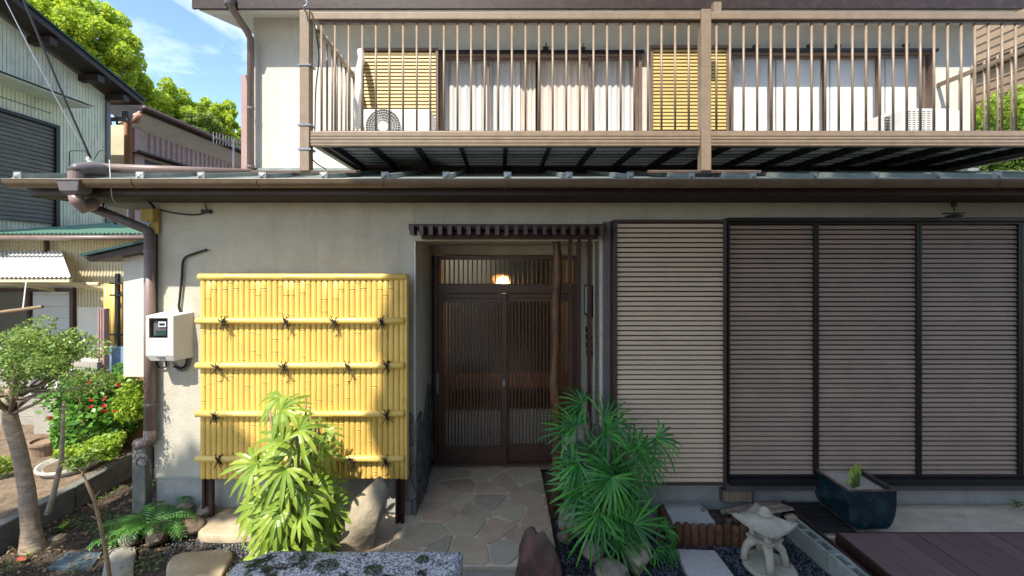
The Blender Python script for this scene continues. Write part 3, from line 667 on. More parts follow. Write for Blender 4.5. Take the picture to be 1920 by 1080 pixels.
# hopper, pipes
P = lambda px, py, d: (X(px, d), d, Z(py, d))
hx, hz = X(142, gy), Z(340, gy)
hop = MB(); 
def ringbox(cx, cy, z, wx, wy): return [(cx-wx, cy-wy, z), (cx+wx, cy-wy, z), (cx+wx, cy+wy, z), (cx-wx, cy+wy, z)]
lv = [(hz+.008, .088, .066), (hz, .088, .066), (hz-.01, .080, .06), (hz-.075, .068, .054), (hz-.105, .035, .035)]
vs = []; 
for z, a, b in lv: vs += ringbox(hx, gy-.0, z, a, b)
fs = [(3,2,1,0)] + [(i*4+k, i*4+(k+1)%4, (i+1)*4+(k+1)%4, (i+1)*4+k) for i in range(4) for k in range(4)] + [(16,17,18,19)]
dsp = hop.add(vs, fs).build('downspout', M['pipegrey'], house, bevel=.006)
MB().tube([(hx, gy, hz+.009), (hx, gy, Z(322, gy))], .044, 16).build('pipe_socket', M['pipe'], dsp, smooth=False); 
ea = P(160, 316, 3.3)
MB().tube([(hx, gy, Z(323, gy)), (hx, gy+.01, Z(317, gy)), (hx+.02, gy+.06, Z(313, gy)), (hx+.07, gy+.13, Z(312, gy)), (X(165, gy+.15), gy+.15, Z(314, gy+.15))], .048, 14).build('elbow', M['pipegrey'], dsp, smooth=True)
MB().tube([(X(163, gy+.15), gy+.15, Z(314, gy+.15)), (X(470, 4.0), 4.0, Z(324, 4.0))], .036, 14).build('roof_pipe', M['pipe'], dsp, smooth=True)
c1 = (hx+.035, 3.22, Z(381, 3.22))
MB().tube([(hx, gy, hz-.10), (hx+.002, gy+.01, hz-.15), (hx+.012, gy+.04, hz-.19), c1, (X(170, 3.3), 3.3, Z(388, 3.3))], .043, 14).build('elbow', M['pipe'], dsp, smooth=True)
cx_, cy_ = X(281, 3.54), 3.54
MB().tube([(X(165, 3.28), 3.28, Z(386, 3.28)), (X(268, 3.52), 3.52, Z(428, 3.52)), (cx_-.012, cy_, Z(434, cy_)), (cx_, cy_, Z(446, cy_))], .036, 14).build('slant_pipe', M['pipegrey'], dsp, smooth=True)
MB().tube([(cx_, cy_, Z(440, cy_)), (cx_, cy_, Z(816, cy_))], .040, 16).build('down_pipe', M['pipe'], dsp, smooth=True)
MB().tube([(cx_, cy_, Z(806, cy_)), (cx_, cy_, Z(822, cy_)), (cx_-.03, cy_, Z(829, cy_)), (cx_-.11, cy_, Z(833, cy_))], .044, 14).build('foot_elbow', M['pipe'], dsp, smooth=True)
for py in (472, 757): MB().tube([(cx_, cy_, Z(py, cy_)-.008), (cx_, cy_, Z(py, cy_)+.008)], .044, 16).build('pipe_band', M['pipegrey'], dsp)

# ---- upper storey
uz0, uz1 = rz(UW)-.05, H(2.715)
w1 = (X(822, UW), X(1202, UW), H(1.02), Z(100, UW)); w2 = (X(1366, UW), X(1748, UW), H(1.02), Z(97, UW))
ULX, URX = X(475, UW), X(1826, UW)
w = holes(MB(), ULX, URX, uz0, uz1, UW, UW+.12, [w1, w2])
w.prism([(UW+.12, uz0), (9, uz0), (9, uz1+1.1), (UW+.12, uz1+.03)], ULX, 'x', ULX+.12); w.prism([(UW+.12, uz0), (9, uz0), (9, uz1+1.1), (UW+.12, uz1+.03)], URX-.12, 'x', URX)
w.box(ULX+.12, URX-.12, 8.9, 9, uz0, uz1)
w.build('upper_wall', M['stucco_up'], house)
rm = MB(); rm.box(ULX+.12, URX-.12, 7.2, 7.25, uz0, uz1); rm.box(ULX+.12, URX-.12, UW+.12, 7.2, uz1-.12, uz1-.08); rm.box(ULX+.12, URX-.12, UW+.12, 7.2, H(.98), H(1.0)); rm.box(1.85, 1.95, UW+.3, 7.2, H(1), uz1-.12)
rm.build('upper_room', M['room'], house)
# upper roof
UEY, UEZ, US = 4.46, H(2.635), .278
ux0, ux1 = X(366, UEY), X(1916, UEY)
def urz(y): return UEZ+US*(y-UEY)
MB().prism([(UEY, UEZ+.03), (9.5, urz(9.5)+.03), (9.5, urz(9.5)+.22), (UEY, UEZ+.22)], ux0, 'x', ux1).build('upper_roof', M['fascia'], house, bevel=.004)
MB().prism([(UEY+.025, UEZ+.002), (9.5, urz(9.5)+.002), (9.5, urz(9.5)+.028), (UEY+.025, UEZ+.028)], ux0+.025, 'x', ux1-.025).build('upper_soffit', M['soffit'], house)
MB().box(ux0, ux1, UEY-.022, UEY-.001, UEZ-.005, UEZ+.2).build('upper_fascia', M['fascia'], house, bevel=.003)
MB().box(ux0-.02, ux0-.001, UEY-.02, UEY+.01, UEZ, UEZ+.2).build('fascia_end', M['fascia'], house)
# upper downpipe
dd = 4.6
MB().tube([P(431, -12, 4.42), P(432, 8, 4.42), P(440, 24, 4.47), P(464, 60, 4.62), P(470, 74, 4.66), P(470, 325, 4.66)], .036, 14).build('upper_downpipe', M['pipe'], house, smooth=True)
MB().lathe([(.05,.0),(.062,.05),(.062,.07)], (X(431,4.42), 4.42, Z(10,4.42)), 14).build('pipe_cup', M['pipegrey'], house)
for py in (203, 312): MB().tube([P(470, py-2, 4.66), P(470, py+2, 4.66)], .040, 14).build('pipe_band', M['pipe'], house)
MB().box(X(452, 5.1), ULX-.001, 5.1, 6.4, rz(UW), Z(140, 5.1)).build('side_shutter_box', M['bsiding'], house, bevel=.004)
MB().box(ULX-.0, URX, UW-.05, UW-.001, rz(UW)-.02, rz(UW)+.05).build('wall_flashing', M['roofmetal'], house)
# yellow shutter boxes upstairs
def ybox(a, b, t):
    return shutter_bay('upper_shutter_box', X(a, 4.68), X(b, 4.68), H(1.03), Z(t, 4.68), 4.68, .0385, M['slatyellow'], M['aludark'], .028)
ybox(677, 822, 91); ybox(1219, 1366, 86)
# windows
def window(hole, divs, wm):
    x0, x1, z0, z1 = hole
    o = frame(MB(), x0, x1, z0, z1, UW-.035, UW+.10, .035).build('window', wm, house, bevel=.003)
    MB().box(x0-.02, x1+.02, UW-.055, UW-.036, z1-.02, z1+.012).build('head_rail', M['blackframe'], o)
    for i in range(len(divs)-1):
        a, b = X(divs[i], UW), X(divs[i+1], UW); yy = UW+(.0 if i in (0, 3) else .035)
        s = frame(MB(), a+(.0 if i == 0 else -.012), b+(.012 if i < 3 else 0), z0+.035, z1-.036, yy, yy+.028, .022).build('sash', wm, o)
        MB().add([(a, yy+.014, z0+.05), (b, yy+.014, z0+.05), (b, yy+.014, z1-.05), (a, yy+.014, z1-.05)], [(0,1,2,3)]).build('pane', M['glass'], o)
    return o
window(w1, (829, 915, 1010, 1106, 1196), M['aludark']); window(w2, (1372, 1448, 1548, 1651, 1735), M['aludark'])
# hooks above the windows
hkm = MB(); hkm.box(-.03, .03, UW-.08, UW-.056, -.01, .02).tube([(0, UW-.07, .02), (.005, UW-.08, .06)], .006, 5).tube([(-.01, UW-.07, -.01), (.005, UW-.08, -.08)], .004, 5)
hm = hkm.mesh('pole_hook'); hm.materials.append(M['cable'])
for px, py in ((1022, 97), (1090, 98), (1410, 94), (1510, 93), (1562, 93), (1687, 92)): put('pole_hook', hm, house, (X(px, UW), 0, Z(py, UW)))
# curtains
def curtain(px0, px1, y, m, label, amp=.014, per=.075, gap=0):
    x0, x1 = X(px0, y), X(px1, y); mb = MB(); n = int((x1-x0)/.008); z0, z1 = H(1.03), Z(104, UW)
    rg = random.Random(int(px0)); ph = rg.random()*6
    for i in range(n+1):
        x = x0+(x1-x0)*i/n; u = x/per*6.283+ph+1.2*math.sin(x*9+ph); yy = y+amp*math.sin(u)+amp*.3*math.sin(u*2.3)
        mb.v += [(x, yy, z0), (x+.002*math.sin(u), yy*.6+y*.4, (z0+z1)/2), (x, y+amp*.5*math.sin(u), z1)]
    for i in range(n): a = i*3; mb.f += [(a, a+3, a+4, a+1), (a+1, a+4, a+5, a+2)]
    o = mb.build('curtain', m, None, ((x0+x1)/2, y, z0), True); return tag(o, label, 'curtain', 'curtains behind the upper windows')
curtain(830, 918, 4.86, M['curtain'], 'off white gathered curtain behind the leftmost pane of the left upstairs window')
curtain(918, 975, 4.86, M['curtain'], 'bright white curtain left of the gap in the left upstairs window')
curtain(965, 1004, 4.88, M['curtainbeige'], 'narrow beige curtain bunched in the gap of the left upstairs window', .016, .05)
curtain(1008, 1108, 4.86, M['curtainbeige'], 'beige curtain behind the third pane of the left upstairs window')
curtain(1108, 1200, 4.86, M['curtain'], 'pale curtain behind the rightmost pane of the left upstairs window')
for a, b, t in ((1368, 1447, 'leftmost'), (1449, 1547, 'second'), (1549, 1649, 'third'), (1651, 1742, 'rightmost')):
    z0, z1 = H(1.03), Z(102, UW)
    o = MB().box(X(a, 4.93), X(b, 4.93), 4.865, 4.870, z0, z1).build('blind', M['blind'], None, (X(a, 4.93), 4.93, z0))
    MB().box(X(a, 4.93), X(b, 4.93), 4.858, 4.876, z0, z0+.02).build('hem_bar', M['blind'], o)
    tag(o, 'plain white blind behind the %s pane of the right upstairs window' % t, 'blind', 'white blinds behind the right upstairs window')

# ---- balcony (part of the house)
BY = 3.6
bal = MB()
bz0, bz1 = Z(275, BY), Z(248, BY); tz0, tz1 = Z(41, BY), Z(27, BY)
bx0, bx1 = X(566, BY), 4.9
bl = MB()
bl.box(X(585, BY), X(1310, BY), BY-.03, BY+.02, bz0, bz1); bl.box(X(1330, BY), bx1, BY-.03, BY+.02, bz0, bz1)
balc = bl.build('balcony', M['alu'], house, bevel=.004)
# grooves of the front beam
for zz in (bz0+.025, bz0+.055, bz0+.082):
    for a, b in ((585, 1310), (1330, 2030)): MB().box(X(a, BY)+.001, X(b, BY)-.001, BY-.034, BY-.0295, zz, zz+.018 if zz < bz0+.08 else zz+.012).build('beam_rib', M['alu'], balc)
MB().box(X(585, BY), X(1310, BY), BY-.04, BY+.02, tz0, tz1).build('top_rail', M['alu'], balc, bevel=.006)
MB().box(X(1330, BY), bx1, BY-.04, BY+.02, tz0, tz1).build('top_rail', M['alu'], balc, bevel=.006)
MB().box(X(600, BY), bx1, BY-.02, BY+.01, tz0-.022, tz0-.003).build('bar_channel', M['aludark'], balc)
MB().box(X(600, BY), bx1, BY-.02, BY+.01, bz1+.001, bz1+.008).build('bar_channel', M['aludark'], balc)
for a, b, t in ((566, 584, 24), (1311, 1329, 22)):
    MB().box(X(a, BY), X(b, BY), BY-.045, BY+.035, Z(322, BY), Z(t, BY)).build('post', M['alu'], balc, bevel=.005)
MB().box(X(1332, 4.4), X(1346, 4.4), 4.33, 4.39, Z(36, 4.4), UEZ).build('eave_strut', M['alu'], balc)
brm = MB().tube([(0, 0, bz1), (0, 0, tz0)], .0095, 10).mesh('bar', (0, 0, bz1), True); brm.materials.append(M['alu'])
px = 603.5
while px < 1305: put('bar', brm, balc, (X(px, BY), BY-.006, bz1)); px += 25.45
px = 1342.5
while px < 2030: put('bar', brm, balc, (X(px, BY), BY-.006, bz1)); px += 25.45
# ends
for xx, nm in ((X(592, BY), 0), (4.86, 1)):
    MB().box(xx-.02, xx+.02, BY+.036, UW-.002, H(1.94), H(1.98)).build('side_rail', M['alu'], balc, bevel=.004)
    MB().box(xx-.025, xx+.025, BY+.036, UW-.002, bz0, bz1).build('side_beam', M['alu'], balc, bevel=.004)
    for k in range(9): put('bar', brm, balc, (xx, BY+.12+k*.115, bz1))
# deck and joists
MB().box(X(592, BY), 4.86, BY+.022, UW-.002, bz1-.035, bz1-.030).build('balcony_deck', M['deckunder'], balc)
for i, px in enumerate(np.arange(596, 2040, 88.0)):
    big = (i % 4 == 0)
    x = X(px, BY) if i else X(604, BY)
    MB().box(x-(.020 if big else .012), x+(.020 if big else .012), BY+.022, UW-.004, bz1-.095, bz1-.036).build('joist', M['joist'], balc)
for k in range(9): MB().box(X(604, BY), 4.84, BY+.10+k*.12, BY+.106+k*.12, bz1-.042, bz1-.036).build('deck_seam', M['joist'], balc)
MB().box(X(592, BY), 4.86, UW-.06, UW-.003, bz0-.02, bz1-.043).build('wall_beam', M['joist'], balc)
# boards under posts
def board(a, b, y, label):
    zz = rz(y)+.036
    o = MB().obox((X((a+b)/2, y), y, zz+.012), ((b-a)*y/F, .12, .022), Matrix.Rotation(math.atan(SL), 3, 'X')).build('footing_board', M['aludark'], None, (X((a+b)/2, y), y, zz), bevel=.003)
    tag(o, label, 'board')
board(478, 672, 3.63, 'brown board lying on the roof battens under the left balcony post'); board(1218, 1420, 3.63, 'weathered board lying on the roof battens under the middle balcony post')
# clamps on left post
for py in (126, 237, 282): MB().box(X(563, BY), X(588, BY), BY-.052, BY+.04, Z(py+1.5, BY), Z(py-1.5, BY)).build('cable_clamp', M['wire'], balc)

# ---- AC units
def ac(x0, x1, y, label, front=True, dz=.56):
    z0 = bz1-.012+.03; z1 = z0+dz; o = thing('air_conditioner', ((x0+x1)/2, y+.15, z0), label, 'air conditioner', 'outdoor units on the balcony')
    b = MB().box(x0, x1, y, y+.28, z0, z1).build('casing', M['acwhite'], o, bevel=.012)
    for xx in (x0+.08, x1-.08): MB().box(xx-.03, xx+.03, y-.0, y+.28, z0-.029, z0-.001).build('foot', M['acdark'], o)
    return o, z0, z1
xa0, xa1 = X(681, 4.3), X(808, 4.3)
o, z0, z1 = ac(xa0, xa1, 4.3, 'white outdoor unit with round fan guard behind the left end of the balcony', dz=.43)
fc = (X(719, 4.3), 4.295, Z(238, 4.3)); r_ = .175
MB().tube([(fc[0], 4.299, fc[2]), (fc[0], 4.292, fc[2])], r_, 40).build('fan_opening', M['acdark'], o)
gd = MB()
for k in range(1, 8): 
    rr_ = r_*k/7; gd.tube([(fc[0]+rr_*math.cos(t*math.pi/16), 4.285, fc[2]+rr_*math.sin(t*math.pi/16)) for t in range(33)], .0022, 4, False)
for k in range(40): t = k*math.pi/20; gd.tube([(fc[0]+.05*math.cos(t), 4.283, fc[2]+.05*math.sin(t)), (fc[0]+r_*math.cos(t), 4.283, fc[2]+r_*math.sin(t))], .0018, 4)
gd.tube([(fc[0], 4.286, fc[2]), (fc[0], 4.28, fc[2])], .05, 20); gd.build('fan_guard', M['acwhite'], o)
for k in range(3):
    t = k*2.094; MB().obox((fc[0]+.08*math.cos(t), 4.291, fc[2]+.08*math.sin(t)), (.14, .002, .06), Matrix.Rotation(-t, 3, 'Y')).build('fan_blade', M['pipegrey'], o)
o, z0, z1 = ac(X(1693, 4.2), X(1752, 4.2)+.2, 4.2, 'white outdoor unit with slotted grille behind the right part of the balcony', dz=.40)
gf = MB().box(X(1697, 4.2), X(1751, 4.2), 4.192, 4.199, z0+.02, z1-.02).build('grille_back', M['acdark'], o)
sm = MB().box(0, X(1751, 4.2)-X(1697, 4.2), -.012, 0, -.004, .004).mesh('grille_slat'); sm.materials.append(M['acwhite'])
for k in range(20): put('grille_slat', sm, gf, (X(1697, 4.2), 4.192, z0+.03+k*(z1-z0-.06)/19))
vm_ = MB().box(-.003, .003, -.014, 0, z0+.02, z1-.02).mesh('grille_bar'); vm_.materials.append(M['acwhite'])
for k in range(7): put('grille_bar', vm_, gf, (X(1697+9*k, 4.2), 4.192, 0))
o2, z0, z1 = ac(X(1654, 4.38), X(1690, 4.2)-.01, 4.35, 'narrow slatted white unit left of the grille unit on the balcony', dz=.40)
for k in range(11): MB().box(X(1658, 4.35), X(1688, 4.35), 4.338, 4.349, z0+.05+k*.03, z0+.062+k*.03).build('grille_slat', M['acdark'], o2)
o3 = MB().box(X(1762, 4.3), X(1800, 4.3), 4.3, 4.5, bz1-.011, Z(206, 4.3)).build('storage_box', M['acwhite'], None, (X(1780, 4.3), 4.4, bz1), bevel=.01); tag(o3, 'small white box standing right of the balcony outdoor units', 'box')
# AC duct
du = MB().tube([P(676, 96, 4.6), P(678, 110, 4.55), P(672, 140, 4.4), P(674, 160, 4.3), P(669, 190, 4.3), P(670, 240, 4.3)], .036, 10).build('duct', M['white'], None, P(670, 240, 4.3), True)
tag(du, 'white lagged refrigerant duct dropping beside the left yellow shutter box', 'duct')

# ================================================================ things on the wall
# bamboo screen
sy = 3.46
BX0, BX1, BZ0, BZ1 = X(374, sy), X(762, sy), Z(897, sy), Z(518, sy)
scr = thing('bamboo_screen', ((BX0+BX1)/2, sy, .08), 'yellow bamboo screen panel with four rails and black rope knots', 'screen')
NC = 37; pitch = (BX1-BX0-.02)/NC; cr_ = pitch/2*1.0
variants = []
for k in range(23):
    rg = random.Random(40+k); zs = sorted([rg.uniform(.04, .30), rg.uniform(.38, .66), rg.uniform(.74, 1.04), rg.uniform(1.12, 1.36), rg.uniform(1.44, 1.63)])
    prof = [(cr_, 0), (cr_, .01)]
    for z in zs: prof += [(cr_, z-.020), (cr_, z-.010), (cr_*1.14, z-.005), (cr_*.80, z-.003), (cr_*.80, z+.003), (cr_*1.12, z+.005), (cr_, z+.010), (cr_, z+.020)]
    prof.append((cr_, BZ1-BZ0)); cm_ = MB().lathe(prof, (0,0,0), 12); cm_.v = [(a, b*.62, c) for a, b, c in cm_.v]; me = cm_.mesh('cane', smooth=False); me.materials.append(M['bamboo'])
    me.polygons.foreach_set('use_smooth', [len(p.vertices) == 4 for p in me.polygons]); variants.append(me)
for i in range(NC):
    put('cane', variants[(i*5) % 23], scr, (BX0+.01+pitch*(i+.5), sy+random.uniform(-.0015,.0015), BZ0))
MB().box(BX0+.004, BX1-.004, sy+.012, sy+.05, BZ0+.004, BZ1).build('back_board', M['bamboo'], scr)
MB().box(BX1-.012, BX1+.012, sy-.022, sy+.055, BZ0-.004, BZ1+.012).build('side_board', M['bamboo'], scr, bevel=.01)
def brail(z, r, yy, x0=BX0-.006, x1=BX1-.012, m='bamboorail'):
    pts_ = []; rs = []; n = 4
    L_ = x1-x0
    pts_ = [(x0, yy, z), (x0+.004, yy, z)]; rs = [r*.8, r]
    for k in (.13, .41, .66, .88):
        for dx, q in ((-.008, 1), (-.003, 1.08), (0, .93), (.003, 1.08), (.008, 1)): pts_.append((x0+L_*k+dx, yy, z)); rs.append(r*q)
    pts_ += [(x1-.004, yy, z), (x1, yy, z)]; rs += [r, r*.8]
    return MB().tube(pts_, rs, 14).build('rail', M[m], scr, smooth=True)
brail(Z(519, sy), .026, sy-.005, BX0-.004, BX1+.008)
for py in (601.5, 685.5, 776, 860): brail(Z(py, sy-.03), .0255, sy-.03)
def knot(seed):
    rg = random.Random(seed); mb = MB(); 
    for k in range(3): x = (k-1)*.005; mb.tube([(x, .03, -.030), (x, -.012, -.028), (x+.002, -.030, 0), (x, -.012, .028), (x, .03, .030)], .0035, 5)
    mb.tube([(-.012, -.034, 0), (0, -.038, .004), (.012, -.034, 0)], .007, 6)
    for a in (50, 75, 115, 140, 240, 265, 285, 310):
        if rg.random() < .25: continue
        a = R(a+rg.uniform(-12, 12)); l_ = rg.uniform(.045, .075); c, s_ = math.cos(a), math.sin(a)
        mb.tube([(0, -.034, 0), (c*l_*.5, -.040, s_*l_*.5), (c*l_, -.034, s_*l_-.004)], [.0048, .0042, .003], 5)
    me = mb.mesh('rope_knot'); me.materials.append(M['rope']); return me
kms = [knot(i) for i in range(5)]
for i, (px, py) in enumerate([(424,603),(540,603),(630,603),(718,603),(412,687),(536,687),(655,687),(728,685),(407,778),(527,778),(727,777),(415,861),(662,862),(725,862)]):
    put('rope_knot', kms[i % 5], scr, (X(px, sy-.03), sy-.03, Z(py, sy-.03)))
for a, b, bt_ in ((378, 397, .12), (741, 757, .07)):
    lg = MB(); x0_, x1_ = X(a, sy), X(b, sy)
    lg.box(x0_, x0_+.022, sy, sy+.04, bt_, BZ0-.005); lg.box(x1_-.022, x1_, sy, sy+.04, bt_, BZ0-.005); lg.box(x0_+.022, x1_-.022, sy+.02, sy+.038, bt_, BZ0-.006)
    lg.build('leg', M['darkwood'], scr, bevel=.003)

# electric meter box
my = 3.42
mt = thing('electric_meter_box', (X(310, my), my, Z(675, my)), 'white electricity meter box with window on the wall beside the downpipe', 'meter box')
mx0, mx1, mz0, mz1 = X(273, my), X(325, my), Z(678, my), Z(592, my)
wx0, wx1, wz0, wz1 = X(279, my), X(314, my), Z(634, my), Z(597, my)
fr = holes(MB(), mx0, mx1, mz0+.045, mz1, my, my+.012, [(wx0, wx1, wz0, wz1)])
# flared sides and back
bk = FW-.001; bx_0, bx_1, bz_0, bz_1 = mx0-.01, mx1+.035, mz0-.005, mz1+.01
A = [(mx0, my, mz0+.045), (mx1, my, mz0+.045), (mx1, my, mz1), (mx0, my, mz1)]
lowA = [(mx0+.025, my+.02, mz0+.0), (mx1-.005, my+.02, mz0+.0)]
Bk = [(bx_0, bk, bz_0), (bx_1, bk, bz_0), (bx_1, bk, bz_1), (bx_0, bk, bz_1)]
fr.add(A+lowA+Bk, [(0,1,5,4), (4,5,7,6), (1,2,8,7), (1,7,5), (3,0,6,9), (0,4,6), (2,3,9,8)])
fr.build('cover', M['white'], mt, bevel=.004)
MB().box(wx0-.01, wx1+.01, my+.09, my+.10, wz0-.01, wz1+.01).build('recess', M['pipegrey'], mt)
mm_ = MB().lathe([(.055,.0),(.055,.02),(.045,.05),(.0,.052)], (0,0,0), 20).mesh('dial', smooth=True); mm_.materials.append(M['glass'])
MB().box(X(289, my+.04), X(314, my+.04), my+.03, my+.09, Z(630, my+.04), Z(601, my+.04)).build('meter_body', M['pipegrey'], mt, bevel=.008)
MB().box(X(292, my+.02), X(312, my+.02), my+.02, my+.029, Z(629, my+.02), Z(620, my+.02)).build('terminal_plate', M['darkgreen'], mt)
MB().box(X(297, my+.02), X(311, my+.02), my+.02, my+.029, Z(613, my+.02), Z(603, my+.02)).build('display', M['signwhite'], mt)
MB().box(X(299, my+.02), X(309, my+.02), my+.017, my+.0195, Z(610, my+.02), Z(606, my+.02)).build('digits', M['blackframe'], mt)
MB().box(X(295, my), X(308, my), my-.004, my+.003, Z(672, my), Z(669, my)).build('latch', M['pipegrey'], mt)
# conduits and cables
def cable(name, pts_, r, m, label, cat='cable', seg=8):
    # smooth polyline with Catmull-Rom
    P_ = [Vector(p) for p in pts_]; q = []
    ext = [P_[0]*2-P_[1]]+P_+[P_[-1]*2-P_[-2]]
    for i in range(1, len(ext)-2):
        for k in range(6):
            t = k/6; a, b, c, d_ = ext[i-1], ext[i], ext[i+1], ext[i+2]
            q.append(.5*((2*b)+(-a+c)*t+(2*a-5*b+4*c-d_)*t*t+(-a+3*b-3*c+d_)*t**3))
    q.append(P_[-1]); return tag(MB().tube(q, r, seg).build(name, m, None, P_[0], True), label, cat)
wy = FW-.02
cable('conduit', [P(388, 468, wy), P(372, 473, wy), P(350, 481, wy), P(343, 492, wy), P(341, 520, wy), P(337, 560, wy), P(336, 578, wy), P(345, 598, wy), P(349, 620, wy), P(351, 660, wy), P(350, 680, wy), P(341, 690, wy), P(326, 687, wy)], .0095, M['cable'], 'black conduit bending up the wall from the meter box', 'conduit')
cable('conduit', [P(355, 648, wy), P(355, 672, wy), P(348, 692, wy), P(335, 694, wy), P(325, 680, wy)], .006, M['pipegrey'], 'grey looped cable under the right edge of the meter box')
cable('conduit', [P(292, 672, wy), P(297, 688, wy), P(310, 688, wy), P(312, 676, wy)], .006, M['cable'], 'short black cable loop hanging under the meter box')
cable('cable', [P(262, 366, 3.35), P(276, 376, 3.5), P(290, 392, 3.57), P(293, 420, 3.58), P(293, 500, 3.58), P(293, 590, 3.58)], .010, M['cable'], 'thick black cable running down the house corner beside the downpipe')
cable('cable', [P(296, 392, 3.585), P(320, 398, 3.585), P(350, 402, 3.585), P(372, 402, 3.585), P(390, 396, 3.585)], .006, M['cable'], 'thin black cable sagging across the wall under the left eave')
cable('cable', [P(392, 396, 3.585), P(386, 390, 3.585), P(384, 376, 3.585), P(380, 366, 3.585)], .004, M['cable'], 'short thin cable rising to the left eave')
jb = MB().box(X(378, 3.58), X(395, 3.58), 3.57, 3.599, Z(400, 3.58), Z(393, 3.58)).build('cable_joint', M['cable'], None, P(388, 396, 3.58)); tag(jb, 'small black cable joint on the wall under the left eave', 'cable joint')
jbx = MB().box(X(263, 3.5), X(286, 3.5), 3.5, 3.56, Z(414, 3.5), Z(391, 3.5)).build('junction_box', M['lampyellow'], None, P(275, 414, 3.5), bevel=.005)
MB().box(X(271, 3.52), X(289, 3.52), 3.562, 3.575, Z(438, 3.52), Z(390, 3.52)).build('mounting_board', M['lampyellow'], jbx)
MB().tube([P(266, 415, 3.5), P(270, 420, 3.5), P(274, 415, 3.5), P(280, 420, 3.5), P(284, 414, 3.5)], .003, 5).build('wire_tails', M['cablewhite'], jbx)
tag(jbx, 'yellow junction box on a board at the top of the house corner', 'junction box')
cable('cable', [P(218, 420, 3.6), P(195, 396, 3.6), P(196, 378, 3.6), P(212, 366, 3.5), P(240, 364, 3.4)], .007, M['cable'], 'black cable loop hanging below the gutter beside the hopper')
cable('cable', [P(205, 300, 3.3), P(208, 350, 3.15), P(212, 375, 3.3), P(225, 385, 3.5), P(238, 386, 3.6)], .0025, M['cablewhite'], 'thin white wire falling over the gutter right of the hopper')
# service wires to the roof
def sag(p, q, s, n=14):
    p, q = Vector(p), Vector(q); return [p.lerp(q, i/n) - Vector((0,0,s*4*(i/n)*(1-i/n))) for i in range(n+1)]
def wirething(p, q, s, r, m, label): return tag(MB().tube(sag(p, q, s), r, 5).build('service_wire', m, None, p, True), label, 'wire')
ins = P(168, 297, 3.5)
wirething(ins, P(-20, -60, 3.4), .03, .004, M['wire'], 'thinner service wire running up to the left from the roof insulator')
wirething((ins[0]+.01, ins[1], ins[2]), P(20, -60, 3.2), .02, .008, M['cable'], 'thick twisted service cable running up to the left from the roof insulator')
insu = thing('insulator_bracket', ins, 'white porcelain insulators and wire ends on the roof edge by the grey pipe elbow', 'insulator')
for k in range(4): MB().lathe([(.012,0),(.02,.006),(.012,.014),(.02,.02),(.01,.03)], (ins[0]+.008*k-.01, ins[1], ins[2]-.02-.028*k+.0), 10).build('insulator', M['white'], insu)
MB().tube([(ins[0], ins[1], ins[2]), (ins[0]+.02, ins[1], rz(ins[1]))], .005, 6).build('rod', M['wire'], insu)
cable('cable', [P(130, 312, 3.5), P(130, 290, 3.5), P(134, 283, 3.5), P(160, 283, 3.5)], .004, M['cable'], 'thin black cable bent in a hook beside the roof insulators')
cable('cable', [P(176, 300, 3.5), P(186, 284, 3.5), P(196, 284, 3.5), P(203, 300, 3.5), P(205, 312, 3.5)], .003, M['cable'], 'thin cable arching right of the roof insulators')
# TV antenna on the roof ridge behind
an = thing('tv_antenna', P(438, 325, 5.5), 'small silver television antenna beside the upper wall corner', 'antenna')
MB().tube([P(438, 326, 5.5), P(438, 262, 5.5)], .012, 8).build('mast', M['wire'], an)
MB().tube([P(400, 258, 5.1), P(455, 270, 5.8)], .008, 6).build('boom', M['wire'], an)
for k in range(11):
    p = Vector(P(400, 258, 5.1)).lerp(Vector(P(455, 270, 5.8)), k/10); MB().tube([p+Vector((.0, .0, -.07)), p+Vector((0, 0, .07))], .005, 5).build('element', M['wire'], an)
# cables by the left post top
cable('cable', [P(572, -5, 3.5), P(576, 8, 3.5), P(568, 14, 3.5), P(574, 22, 3.55)], .007, M['wire'], 'silver strapping at the top of the left balcony post')
cable('cable', [P(590, 45, 3.66), P(594, 70, 3.66), P(598, 110, 3.66), P(592, 170, 3.66), P(590, 250, 3.66), P(584, 290, 3.62), P(592, 305, 3.8), P(612, 318, 4.0)], .005, M['cable'], 'black cable hanging beside the left balcony post')
cable('cable', [P(592, 48, 3.7), P(600, 90, 3.72), P(606, 75, 3.74), P(594, 60, 3.7)], .008, M['cablewhite'], 'grey white cable bundle tied to the left balcony corner')
cable('cable', [P(564, 130, 3.58), P(565, 180, 3.58), P(563, 240, 3.58), P(562, 320, 3.58)], .004, M['cablewhite'], 'pale thin wire running down the left side of the balcony post')
# hanging lantern under the right eave
hlx = thing('hanging_ornament', P(1789, 366, 3.4), 'small dark metal ornament hanging under the right eave', 'ornament')
MB().tube([P(1789, 362, 3.4), P(1789, 396, 3.4)], .004, 6).build('chain', M['cable'], hlx)
MB().lathe([(.01,.03),(.018,.02),(.02,.0),(.012,-.015)], P(1789, 385, 3.4), 10).build('knob', M['cable'], hlx)
MB().box(X(1771, 3.4), X(1806, 3.4), 3.38, 3.42, Z(401, 3.4), Z(399, 3.4)).build('arm', M['cable'], hlx)
MB().lathe([(.05,.0),(.055,.01),(.02,.02)], P(1789, 407, 3.4), 12).build('shade', M['cable'], hlx)

